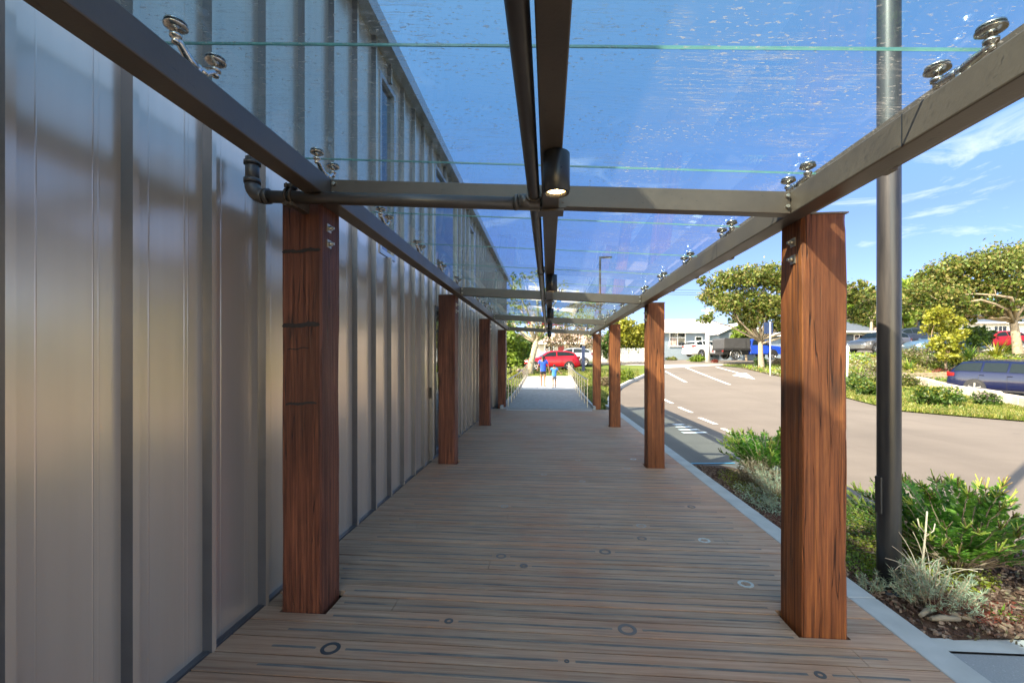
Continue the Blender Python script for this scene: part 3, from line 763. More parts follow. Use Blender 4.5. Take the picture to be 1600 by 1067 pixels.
LV = {
 'olive': leafmat('olive_leaves', [(.055,.10,.016), (.10,.17,.03), (.19,.24,.045), (.25,.20,.07), (.13,.22,.04)], .4),
 'green': leafmat('green_leaves', [(.03,.075,.012), (.06,.13,.02), (.10,.19,.03)], .3),
 'bright': leafmat('bright_leaves', [(.10,.18,.02), (.17,.28,.03), (.26,.35,.05)], .35),
 'yellow': leafmat('yellow_green_leaves', [(.16,.20,.02), (.28,.30,.03), (.36,.34,.05)], .35),
 'dark': leafmat('dark_leaves', [(.012,.035,.010), (.03,.06,.018), (.05,.09,.025)], .2),
 'dry': leafmat('dry_leaves', [(.20,.14,.09), (.30,.22,.15), (.16,.14,.07), (.25,.2,.09)], .3),
 'lav': leafmat('lavender_heads', [(.22,.17,.16), (.33,.26,.25), (.28,.24,.18)], .2),
 'silver': leafmat('silver_leaves', [(.24,.33,.20), (.36,.45,.30), (.46,.52,.36)], .25),
 'red': leafmat('red_leaves', [(.12,.02,.018), (.25,.05,.03), (.16,.05,.03)], .2),
 'grass': leafmat('grass_blades', [(.08,.13,.015), (.15,.21,.03), (.26,.28,.06), (.33,.28,.10)], .35),
 'flax': leafmat('flax_blades', [(.06,.14,.02), (.12,.24,.03), (.24,.30,.05)], .3)}
def limb(m, p, q, r0, r1, bend=.12, n=6, sides=7):
    p = Vector(p); q = Vector(q); d = q-p; off = Vector((rng.normal(), rng.normal(), rng.normal()*.5+.6))*d.length*bend
    pts = [p + d*t + off*math.sin(math.pi*t) + Vector(rng.normal(size=3))*d.length*.012 for t in np.linspace(0, 1, n)]
    m.tube(pts, list(np.linspace(r0, r1, n)), sides); return pts
def tree(name, label, cat, base_px, D, blobs_px, leaf, lsize, dens, trunk=(.22, .12), fork=None, bark=None, group=None, cl=14, spread=.17, twigs=40, inner=.35, squash=.8, zb=None, lean=None):
    q = at(base_px[0], base_px[1], D); base = Vector((q.x, q.y, g(q.x, q.y)-.05)) if zb is None else Vector((q.x, q.y, zb))
    t = thing(name, base, label, cat, group)
    bl = []
    for i, b in enumerate(blobs_px):
        u, v, r = b[:3]; dd = b[3] if len(b) > 3 else rng.uniform(-.5, .5)*max(1.2, r/700*D)*1.3
        c = at(u, v, D+dd)-base; rr = r/700*D; bl.append((tuple(c), rr*1.05, rr*1.15, rr*squash))
    pts, cc = blob_pts(bl, dens, cl, spread, inner)
    cards('crown', pts, lsize*(.6+.8*rng.random(len(pts))), LV[leaf], t, .62)
    m = MB(); f = Vector((0, 0, fork if fork else (min(b[0][2] for b in bl)*.6)))
    if lean is not None: f = at(lean[0], lean[1], D)-base
    mid = f*.5+Vector((rng.normal()*.05, 0, 0)); m.tube([(0, 0, -.3), tuple(f*.15), mid, f], [trunk[0]*1.35, trunk[0]*1.05, (trunk[0]+trunk[1])/2, trunk[1]], 10)
    br = []
    for b in bl:
        pp_ = limb(m, f*.97, Vector(b[0])*.93+f*.07, trunk[1]*.62, trunk[1]*.16, .10); br.append(pp_)
    if twigs:
        for k in rng.choice(len(cc), min(twigs, len(cc)), replace=False):
            e = Vector(cc[k]); src = min((p for pp_ in br for p in pp_[2:]), key=lambda p: (p-e).length); limb(m, src, e, trunk[1]*.14, trunk[1]*.04, .15, 4, 5)
    m.build('trunk', bark or M_BARK, t); return t
def shrub(label, u, v, r, D=None, leaf='green', ls=.09, dens=90, sq=.75, group=None, name='shrub', n=3, tip=None, zb=None, cat='shrub'):
    q = P(u, v) if D is None else at(u, v, D); D = D or (q.x*-ST+q.y*CT)
    z = g(q.x, q.y) if zb is None else zb; rr = r/700*D; t = thing(name, (q.x, q.y, z), label, cat, group)
    bl = []
    for k in range(n):
        a = rng.uniform(-.5, .5)*rr*1.1 if n > 1 else 0; bl.append(((a, rng.uniform(-.4, .4)*rr, rr*sq*(.55+.3*rng.random())), rr*(.62+.2*rng.random()), rr*.75, rr*sq*.72))
    pts, cc = blob_pts(bl, dens*3/max(rr*rr, .05)*.33, 12, .22, .2)
    pts = pts[pts[:, 2] > .01]
    cards('foliage', pts, ls*(.6+.8*rng.random(len(pts))), LV[leaf], t, .55, up=.3)
    if tip:
        tp = cc[cc[:, 2] > rr*sq*.6]; tp = (tp[:, None]+rng.normal(size=(len(tp), 5, 3))*rr*.08+np.array((0, 0, rr*.06))).reshape(-1, 3)
        cards('foliage', tp, ls*1.1, LV[tip], t, .3, up=.9)
    m = MB()
    for k in range(7):
        e = cc[rng.integers(len(cc))]; limb(m, (rng.normal()*.03, rng.normal()*.03, -.05), Vector(e)*.8, .012+.012*rr, .005, .1, 4, 5)
    m.build('stem', M_TWIG, t); return t

# ------------------------------------------------------------------ trees
tree('street_tree', 'broad olive-leaved tree with a forked pale trunk over the blue utility truck', 'tree', (1190, 563), 33,
     [(1112,462,17),(1105,497,10),(1135,440,20),(1140,475,22),(1168,432,22),(1170,470,24),(1200,432,24),(1205,478,24),(1235,440,24),(1268,450,24),(1245,478,22),(1300,455,20),(1330,462,16),(1352,470,14),(1290,485,20),(1345,492,16),(1172,500,16),(1215,505,16),(1098,440,8),(1340,446,9)],
     'olive', .20, 135, (.21, .14), lean=(1188, 532), bark=M_BARK, twigs=120, spread=.17)
tree('spreading_tree', 'wide spreading olive-green tree with low crooked limbs at the far right', 'tree', (1592, 562), 29,
     [(1438,452,18),(1462,432,22),(1492,420,24),(1525,415,26),(1560,408,28),(1598,402,28),(1640,405,32),(1480,462,22),(1512,450,24),(1550,445,24),(1590,440,26),(1635,450,30),(1425,478,14),(1505,484,16),(1460,480,14),(1575,475,14),(1620,485,20),(1535,482,12),(1490,495,12),(1440,492,10),(1555,490,9),(1515,500,9),(1475,440,16),(1410,470,10)],
     'olive', .19, 100, (.26, .19), lean=(1583, 500), bark=M_BARK, twigs=140, spread=.18)
tree('small_tree', 'small bright green tree growing in front of the steel blue car', 'tree', (1478, 574), 25.5,
     [(1468,492,15),(1482,505,17),(1462,512,14),(1492,520,14),(1474,535,15),(1486,545,12),(1455,500,9),(1478,556,9)], 'yellow', .17, 190, (.07, .05), bark=M_TWIG, twigs=25)
tree('round_tree', 'round dense green tree between the parked cars and the white house', 'tree', (1528, 556), 32, [(1520,518,12),(1535,524,12),(1512,528,10),(1528,532,12)], 'green', .2, 130, (.08, .05), twigs=10)
tree('garden_tree', 'tall yellow-green garden tree behind the picket fence', 'tree', (985, 562), 44, [(975,508,13),(988,520,15),(998,532,13),(978,530,13),(968,520,10),(1000,515,10),(990,545,12)], 'yellow', .28, 130, (.14, .09), twigs=12)
tree('garden_tree', 'bright green leafy tree behind the dark canopy of the utility truck', 'tree', (1166, 560), 43.5, [(1158,520,12),(1172,523,12),(1163,533,12),(1150,530,9),(1180,535,9)], 'bright', .26, 120, (.12, .08), twigs=8)
tree('mottled_tree', 'pale mottled leaning tree trunk with sparse foliage in front of the red hatchback', 'tree', (826, 582), 29.5,
     [(802,442,14),(826,428,13),(812,470,18),(848,462,16),(876,452,14),(906,470,13),(862,497,17),(832,505,18),(800,500,16),(890,500,15),(850,522,14),(812,520,12)],
     'olive', .2, 30, (.24, .17), lean=(838, 533), bark=M_BARKP, twigs=90, spread=.22, cl=9)
tree('thin_tree', 'thin sparse tree with drooping dry leaves behind the red and silver cars', 'tree', (905, 566), 38,
     [(900,482,15),(928,474,14),(912,508,18),(880,518,16),(945,500,15),(925,530,15),(895,535,14),(865,532,14)], 'dry', .2, 60, (.14, .09), twigs=60, spread=.2, cl=10)
tree('garden_tree', 'dark green bush-like tree behind the silver car and fence', 'tree', (950, 562), 43, [(942,540,12),(955,530,12),(948,552,10)], 'green', .24, 110, (.1, .07), twigs=8)
far = [('bright',1338,470,20,62),('green',1352,500,16,58),('bright',1420,452,20,60),('green',1398,465,20,64),('bright',1446,440,18,62),('olive',1390,492,20,55),('olive',1418,492,20,54),('green',1475,448,20,60),('green',1445,478,20,58),('olive',1500,470,22,57),('green',1560,480,24,58),('olive',1610,480,26,60),('green',1640,500,24,58),('bright',1410,485,17,46),('olive',1432,462,17,47),('green',1455,478,17,46),('olive',1362,455,14,50)]
HL = ['light green tree leftmost on the rise, just right of the nearest orange post', 'dark green tree between that post and the black column', 'light green tree top just right of the black column', 'dark green tree hidden behind the black column', 'highest light green tree top beside the spreading tree', 'olive tree low behind the dark-roofed house', 'olive tree low behind the brown-roofed small house', 'dark green tree behind the left tip of the spreading tree', 'dark green tree above the brown hipped roof', 'olive tree behind the middle of the spreading tree', 'dark green tree behind the roof of the white house', 'olive tree behind the trunk of the spreading tree', 'dark green tree farthest right behind the white house', 'light green tree low behind the steel blue car, just right of the black column', 'olive tree above the red-walled shed', 'dark green tree above the small white house', 'olive tree left of the black column above the carport']
for i, (k, u, v, r, D) in enumerate(far):
    tree('hill_tree', HL[i], 'tree', (u, 540), D,
         [(u, v, r), (u-r*.6, v+r*.5, r*.75), (u+r*.6, v+r*.45, r*.75), (u, v+r*1.1, r*.9)], k, .5, 22, (.2, .12), twigs=6, group='trees on the rise behind the houses')
tree('conifer', 'dark conifer rising behind the white roof of the grey house', 'tree', (1152, 550), 62, [(1152,492,7),(1152,503,10),(1148,515,12),(1160,512,10)], 'dark', .4, 60, (.2, .12), twigs=4)
hed = [(793,528,15,31),(806,545,15,30),(796,562,15,29),(783,545,15,30),(812,565,9,29),(778,520,14,33),(770,550,16,31)]
for i, (u, v, r, D) in enumerate(hed[:1]):
    tree('leafy_shrub', 'large bright green leafy shrub left of the mottled tree', 'shrub', (797, 585), 30, [(a, b, c) for a, b, c, d in hed], 'bright', .22, 130, (.06, .05), fork=.5, twigs=10)
tree('leafy_shrub', 'dark green shrub behind the bright shrub at the end of the building', 'shrub', (806, 575), 36, [(800,530,12),(815,540,12),(790,515,14),(812,555,10)], 'green', .24, 110, (.06, .05), fork=.5, twigs=10)

# far off wood along the horizon, reads as one mass
pts = []
for k in range(380):
    a = rng.uniform(-1.25, 1.1); d = rng.uniform(85, 160); x, y = math.sin(a)*d, math.cos(a)*d
    r = rng.uniform(1.6, 3.0); z = g(x, y)
    bp, _ = blob_pts([((x, y, z+r*.9), r*1.2, r*1.2, r)], 2.4, 10, .22, .5); pts.append(bp)
pts = np.concatenate(pts); o = cards('distant_wood', pts, 1.1*(.6+.8*rng.random(len(pts))), LV['green'], None, .8); stuff(o, 'far-off belt of green trees along the horizon', 'wood')

# ------------------------------------------------------------------ houses
def boards(name, col, pitch=.17):
    m = N(name); t = m.n('TexCoord'); s = m.n('SeparateXYZ'); m.l(t.outputs['Object'], s.inputs[0]); f = m.math('FRACT', m.math('DIVIDE', s.outputs[2], pitch))
    m.set(col=m.mix(m.ramp(f, [(0., 1.), (.10, 0.)]), col, [c*.5 for c in col]), rough=.6); m.bump(f, .6, .02); return m.m
M_HGREY = boards('grey_blue_weatherboard', (.20, .26, .32)); M_HWHITE = boards('white_weatherboard', (.74, .75, .76)); M_HBEIGE = boards('beige_weatherboard', (.5, .45, .38)); M_HDARK = boards('dark_weatherboard', (.08, .10, .13))
M_WHITE = simple('white_paint', (.80, .80, .79), .5, 0, .04); M_ROOFW = simple('white_roof', (.37, .37, .38), .5, 0, .05)
M_ROOFD = simple('dark_iron_roof', (.09, .11, .135), .5, 0, .1); M_ROOFB = simple('brown_tile_roof', (.36, .26, .22), .8, 0, .2, 8); M_ROOFP = simple('pale_roof', (.5, .45, .38), .7, 0, .1)
M_RED = simple('dark_red_paint', (.26, .03, .025), .5); M_CURT = simple('curtain', (.36, .28, .25), .9, 0, .3, 4)
def house(label, u0, u1, vb, ve, vr, D, wall, roof, wins=(), depth=8, hip=1.2, over=.45, rz=0, doors=(), rd=None):
    k = D/700; z0, ze = 1.5+(562-vb)*k, 1.5+(562-ve)*k; zr = 1.5+(562-vr)*(D+depth/2)/700
    c = at((u0+u1)/2, vb, D); w = (u1-u0)*k; t = thing('house', (c.x, c.y, z0), label, 'house', None, YAW+rz)
    H = ze-z0; RH = zr-z0
    MB().box((-w/2, 0, -1), (w/2, depth, H-.002)).build('wall', wall, t)
    a, b = -w/2-over, w/2+over; h2 = H-.08; m = MB()
    vs = [(a,-over,h2),(b,-over,h2),(b,depth+over,h2),(a,depth+over,h2),(a+hip+over,depth/2,RH),(b-hip-over,depth/2,RH)]
    m.add(vs, [(0,1,5,4),(1,2,5),(2,3,4,5),(3,0,4)]); vv = [(p[0],p[1],p[2]-.10) for p in vs[:4]]
    m.add(vs[:4]+vv, [(0,4,5,1),(1,5,6,2),(2,6,7,3),(3,7,4,0),(4,7,6,5)]); m.build('roof', roof, t)
    MB().box((a, -over-.10, h2-.11), (b, -over-.002, h2+.02)).build('gutter', M_WHITE, t)
    for (wu0, wv0, wu1, wv1, nx, ny) in wins:
        x0, x1, za, zb = (wu0-(u0+u1)/2)*k, (wu1-(u0+u1)/2)*k, 1.5+(562-wv1)*k-z0, 1.5+(562-wv0)*k-z0; f = MB(); e = .09
        f.box((x0-e, -.06, za-e), (x0, .01, zb+e)).box((x1, -.06, za-e), (x1+e, .01, zb+e)).box((x0, -.06, zb), (x1, .01, zb+e)).box((x0-e*1.4, -.14, za-e*1.2), (x1+e*1.4, .01, za-.001))
        for i in range(1, nx): xx = x0+(x1-x0)*i/nx; f.box((xx-.035, -.05, za), (xx+.035, .01, zb))
        if ny > 1: zz = za+(zb-za)*.66; f.box((x0, -.048, zz-.03), (x1, .009, zz+.03))
        fr = f.build('window', M_WHITE, t); MB().box((x0, -.018, za), (x1, -.008, zb)).build('pane', M_WIN, fr)
        MB().box((x0+(x1-x0)*.08, -.024, za+.02), (x0+(x1-x0)*.42, -.0185, za+(zb-za)*.62)).build('blind', M_CURT, fr)
    for (du0, dv0, du1, dv1, mt) in doors:
        x0, x1, za, zb = (du0-(u0+u1)/2)*k, (du1-(u0+u1)/2)*k, 1.5+(562-dv1)*k-z0, 1.5+(562-dv0)*k-z0
        d = MB().box((x0, -.05, za), (x1, -.01, zb)).build('door', mt, t); MB().box((x1-.12, -.09, (za+zb)/2-.05), (x1-.06, -.05, (za+zb)/2)).build('handle', M_SSM, d)
    return t, H, k
t, H, k = house('grey-blue weatherboard house with a long white roof beyond the car park', 1010, 1168, 561, 517.5, 499, 47, M_HGREY, M_ROOFW, [(1047,521,1070,540,2,2),(1087,527,1096,545,1,1)], depth=9, hip=2.5)
# gabled wing of the grey house
wx0, wx1 = (1109-1089)*k, (1163-1089)*k; yf = -2.2; ph = H-.15
MB().box((wx0, yf, -1), (wx1, -.005, ph)).build('wing_wall', M_HGREY, t)
m = MB(); xm = (wx0+wx1)/2; rp = ph+.85; o_ = .5
sl = rp-(ph-.22)
for s in (-1, 1):
    e = wx1+o_ if s > 0 else wx0-o_
    m.add([(xm, yf-o_, rp), (e, yf-o_, ph-.22), (e, 2.5, ph-.22), (xm, 2.5, rp), (xm, yf-o_, rp-.14), (e, yf-o_, ph-.36), (e, 2.5, ph-.36), (xm, 2.5, rp-.14)], [(0,1,2,3),(7,6,5,4),(0,4,5,1),(1,5,6,2)])
m.build('wing_roof', M_ROOFW, t)
MB().add([(wx0, yf-.002, ph), (wx1, yf-.002, ph), (xm, yf-.002, rp-.16)], [(0,1,2)]).build('gable', M_HGREY, t)
m = MB()
for s in (-1, 1):
    e = wx1+o_ if s > 0 else wx0-o_; m.bar((xm, yf-o_-.04, rp-.04), (e, yf-o_-.04, ph-.28), .05, .24)
m.build('barge_board', M_WHITE, t)
f = MB(); x0, x1 = (1124-1089)*k, (1154-1089)*k; za, zb = ph-1.45, ph-.28
for i in range(5): xx = x0+(x1-x0)*i/4; f.box((xx-.06, yf-.06, za), (xx+.06, yf-.001, zb))
f.box((x0-.06, yf-.065, zb), (x1+.06, yf-.001, zb+.12)).box((x0-.1, yf-.1, za-.1), (x1+.1, yf-.001, za)).box((x0, yf-.055, zb-.42), (x1, yf-.0015, zb-.36))
fr = f.build('window', M_WHITE, t); MB().box((x0, yf-.02, za), (x1, yf-.008, zb)).build('pane', M_WIN, fr)
house('low dark-roofed house with a pale carport right of the nearest car park post', 1290, 1382, 540, 519, 497, 54, M_HDARK, M_ROOFD, [(1335,524,1350,532,2,1)], depth=9, hip=4)
house('small white house with a brown hipped roof behind the steel blue car', 1428, 1475, 545, 509, 499, 50, M_HWHITE, M_ROOFB, [(1440,512,1446,519,1,1)], depth=6, hip=2.2)
house('red-walled shed beside the small white house', 1404, 1426, 545, 513, 508, 51, M_RED, M_ROOFB, [], depth=4, hip=.6, over=.2)
house('white house with wide dark windows behind the spreading tree', 1512, 1660, 548, 503, 492, 42, M_HWHITE, M_ROOFD, [(1553,510,1572,526,3,1),(1600,508,1625,524,3,1)], depth=9, hip=2)
house('white-roofed house behind the blue utility truck', 1176, 1240, 556, 523, 509, 50, M_HGREY, M_ROOFW, [(1182,527,1190,535,1,1)], depth=8, hip=2)
house('pale-roofed house high on the rise, seen between the trees', 1330, 1372, 500, 483, 473, 85, M_HBEIGE, M_ROOFP, [(1340,486,1346,491,1,1)], depth=8, hip=2)
house('brown-roofed cottage with a dark red door behind the red hatchback', 842, 938, 570, 535, 521, 51, M_HBEIGE, M_ROOFB, [(852,540,864,552,2,1),(903,540,918,552,2,1)], depth=8, hip=2, doors=[(872,540,881,566,M_RED)])
house('white house with a dark window at the end of the metal building', 765, 803, 565, 527, 512, 52, M_HWHITE, M_ROOFW, [(792,528,801,535,1,1)], depth=7, hip=1)
# carport
q = at(1350, 540, 47); t = thing('carport', (q.x, q.y, g(q.x, q.y)), 'pale flat carport frame in front of the dark-roofed house', 'carport', None, YAW)
hh = 1.5+(562-517)*47/700-t.location.z
MB().box((-2.6, -.1, hh-.16), (2.2, 3.5, hh)).build('roof', M_WHITE, t)
for x in (-2.4, 2.0): MB().box((x-.06, 0, -.1), (x+.06, .12, hh-.161)).build('post', M_WHITE, t)

# fences, poles, signs
a, b = at(925, 562, 43), at(1012, 562, 43); t = thing('picket_fence', (a.x, a.y, g(a.x, a.y)), 'white paling fence in front of the yellow-green tree', 'fence', None, math.atan2(b.y-a.y, b.x-a.x))
Lf = (b-a).length; m = MB()
for i in range(int(Lf/.16)): m.box((i*.16, -.012, 0), (i*.16+.125, .012, 1.35+.03*math.sin(i*2.1)))
m.build('palings', M_WHITE, t)
for z in (.35, 1.0): MB().box((0, .013, z), (Lf, .05, z+.08)).build('rail', M_WHITE, t)
def pole(name, u, D, vt, r0, r1, label, cat, mat, sides=14):
    q = at(u, 562, D); z = g(q.x, q.y); t = thing(name, (q.x, q.y, z), label, cat); h = 1.5+(562-vt)*D/700-z
    MB().tube([(0, 0, -.2), (0, 0, h*.5), (0, 0, h)], [r0, (r0+r1)/2, r1], sides).build('shaft', mat, t); return t, h
t, h = pole('utility_pole', 1105.5, 42, 482, .23, .16, 'white concrete utility pole in front of the grey house', 'pole', M_WHITE)
MB().box((-.5, -.06, h-.25), (.5, .06, h-.13)).build('crossarm', M_WHITE, t)
t, h = pole('street_lamp', 937.5, 26, 401, .075, .06, 'tall black street lamp with a flat arm, seen through the canopy glass', 'street lamp', M_BLACK)
t.rotation_euler.z = YAW
MB().box((-.05, -.06, h-.10), (.28, .06, h+.0)).build('arm', M_BLACK, t)
o = MB().box((.26, -.12, h-.075), (.68, .12, h-.01)).build('lamp_head', M_BLACK, t, .01); MB().box((.34, -.10, h-.081), (.62, .10, h-.0755)).build('diffuser', M_WHITE, o)
t, h = pole('sign_post', 1203.5, 28, 503, .035, .035, 'white post carrying a dark navy sign beside the tree trunk', 'sign', M_WHITE, 10)
t.rotation_euler.z = YAW
M_NAVY = simple('navy_panel', (.012, .03, .09), .4); MB().box((-.36, .04, h-.74), (.20, .07, h-.02)).build('panel', M_NAVY, t, .004)
t, h = pole('marker_post', 1324, 24, 540, .045, .045, 'plain white marker post standing in the verge planting', 'post', M_WHITE, 10)
t.rotation_euler.z = YAW; MB().box((-.06, -.05, h-.32), (.06, -.046, h-.05)).build('plate', M_WHITE, t)
q = at(911.5, 577, 31); t = thing('sign_pillar', (q.x, q.y, g(q.x, q.y)), 'slim navy blue sign pillar in front of the silver car', 'sign', None, YAW)
MB().box((-.11, -.05, 0), (.11, .05, 1.85)).build('panel', M_NAVY, t, .01); MB().box((-.16, -.1, -.1), (.16, .1, .06)).build('base', M_CONC, t)
# near black lamp column
t = thing('lamp_column', (2.325, 3.27, -.1), 'tall glossy black steel column standing in the garden bed', 'column')
M_COL = N('glossy_black_paint'); _v = M_COL.coord((6, 6, .5)); _k = M_COL.noise(_v, 2, 6, .7)
M_COL.set(col=M_COL.ramp(_k, [(.4, (.016, .017, .020)), (.75, (.05, .045, .04))]), rough=M_COL.ramp(_k, [(.3, .28), (.7, .5)]), coat=.08); M_COL = M_COL.m
MB().tube([(0, 0, z) for z in (-.4, .5, 1.2, 2.6, 4, 6.6)], [.0675, .0675, .0673, .0672, .067, .066], 36).build('shaft', M_COL, t)
MB().lathe((0, 0, .03), [(.11, -.05), (.11, 0), (.075, .014), (.069, .02)], 24).build('base_plate', M_COL, t)
MB().box((-.072, -.028, .55), (-.060, .028, .80)).build('access_cover', M_COL, t, .002)
# overhead wires
for i, (va, vb_) in enumerate(((452, 431), (456, 435), (459, 440))):
    a, b = at(1000, va, 62), at(1750, vb_, 62); n = 14
    o = MB().tube([a.lerp(b, j/n)-Vector((0, 0, 4*.9*(j/n)*(1-j/n))) for j in range(n+1)], .022, 5).build('overhead_wire', M_BLACK)
    tag(o, ['highest', 'middle', 'lowest'][i]+' thin dark power line strung across the sky behind the trees', 'wire', 'power lines')

# ------------------------------------------------------------------ walls by the wagon
pw = [(1392,596),(1440,604),(1475,613),(1500,618.5),(1530,625),(1560,631),(1600,639),(1660,652)]
m = MB(); c0 = P(*pw[0]); prev = None; org = Vector((c0.x, c0.y, g(c0.x, c0.y)))
for i, p in enumerate(pw[:-1]):
    a, b = P(*p), P(*pw[i+1]); n = max(1, int((b-a).length/.9))
    for j in range(n):
        p0, p1 = a.lerp(b, j/n), a.lerp(b, (j+.985)/n); h = .42+.03*math.sin(i*2+j)
        q0 = Vector((p0.x, p0.y, g(p0.x, p0.y)+h/2-.05)); q1 = Vector((p1.x, p1.y, g(p1.x, p1.y)+h/2-.05)); m.bar(q0-org, q1-org, .26, h+.1)
o = m.build('stone_wall', simple('pale_limestone', (.52, .45, .36), .9, 0, .25, 3, .6, 12), None, .03, org); tag(o, 'low pale stone block wall in front of the navy wagon', 'wall')
a, b = at(1400, 585, 24.5), at(1484, 588, 24.5); m = MB(); org = Vector((a.x, a.y, g(a.x, a.y)))
for z in (.06, .19, .32): m.bar(Vector((a.x, a.y, org.z+z))-org, Vector((b.x, b.y, g(b.x, b.y)+z))-org, .10, .12)
o = m.build('timber_edging', simple('grey_sleeper', (.26, .21, .14), .9, 0, .3, 6, .4), None, .01, org); tag(o, 'low timber sleeper edging at the foot of the planted bank', 'edging')

# ------------------------------------------------------------------ cars
M_TYRE = simple('tyre', (.022, .022, .023), .85); M_RIM = simple('alloy_rim', (.5, .5, .51), .3, .8); M_TRIM = simple('black_trim', (.02, .02, .022), .5)
M_TAIL = simple('tail_lamp_red', (.20, .008, .008), .2); M_HEAD = simple('head_lamp', (.7, .72, .75), .1, .3); M_CGL = simple('car_glass', (.010, .016, .018), .08, 0, .05, spec=.25)
def paint(name, col, metal=.35):
    m = N(name); m.set(col=col, rough=.3, metal=metal, coat=.4, coatr=.05, spec=.4); return m.m
PROF = {
 'hatch': dict(L=4.2, W=1.76, H=1.47, top=[(0,.52),(.015,.68),(.06,.77),(.15,.87),(.25,.95),(.29,.98),(.44,1.38),(.52,1.46),(.66,1.47),(.78,1.43),(.88,1.34),(.955,1.06),(.985,.92),(1,.62)], belt=(.92,1.08), cowl=.29, rs=.47, re=.88, rb=.955, wh=(.19,.80), glass=(.33,.90), pil=(.585,), flat=0),
 'wagon': dict(L=4.7, W=1.78, H=1.47, top=[(0,.52),(.015,.66),(.06,.75),(.15,.83),(.26,.91),(.30,.95),(.43,1.33),(.50,1.43),(.65,1.46),(.82,1.45),(.90,1.41),(.975,1.02),(.99,.90),(1,.50)], belt=(.90,1.00), cowl=.30, rs=.455, re=.90, rb=.975, wh=(.18,.785), glass=(.335,.945), pil=(.575,.745), flat=0),
 'suv': dict(L=4.6, W=1.84, H=1.64, top=[(0,.60),(.015,.78),(.06,.90),(.15,.99),(.25,1.06),(.29,1.10),(.42,1.52),(.50,1.61),(.66,1.64),(.80,1.61),(.89,1.52),(.965,1.16),(.985,1.0),(1,.62)], belt=(1.03,1.16), cowl=.29, rs=.45, re=.89, rb=.965, wh=(.185,.80), glass=(.33,.91), pil=(.56,.745), flat=0)}
def wheel(parent, x, y, s, r=.32, rim=M_RIM, n=5):
    w = MB(); wd = .20; y0 = y-wd/2*s
    prof = [(r*.70, -wd/2), (r*.93, -wd/2), (r, -wd/2+.03), (r, wd/2-.03), (r*.93, wd/2), (r*.72, wd/2), (r*.70, wd/2-.03)]
    w.lathe((x, y0, r), prof, 26, 0, 'y'); o = w.build('wheel', M_TYRE, parent)
    q = MB(); yo = y0+s*(wd/2-.02); q.lathe((x, yo, r), [(r*.74, s*.016), (r*.67, s*.012), (r*.64, -s*.03)], 26, 0, 'y')
    for k in range(n):
        t = 2*math.pi*k/n+.3; d = Vector((math.cos(t), 0, math.sin(t))); c = Vector((x, yo-.002*s, r)); q.bar(c+d*.03, c+d*r*.66, .03, .06, 0, (d.z, 0, -d.x))
    q.lathe((x, yo, r), [(r*.18, s*.012), (0, s*.02)], 12, 0, 'y'); q.build('rim', rim, o)
    MB().lathe((x, yo-.035*s, r), [(r*.6, 0), (0, 0)], 20, 0, 'y').build('brake', M_TRIM, o)
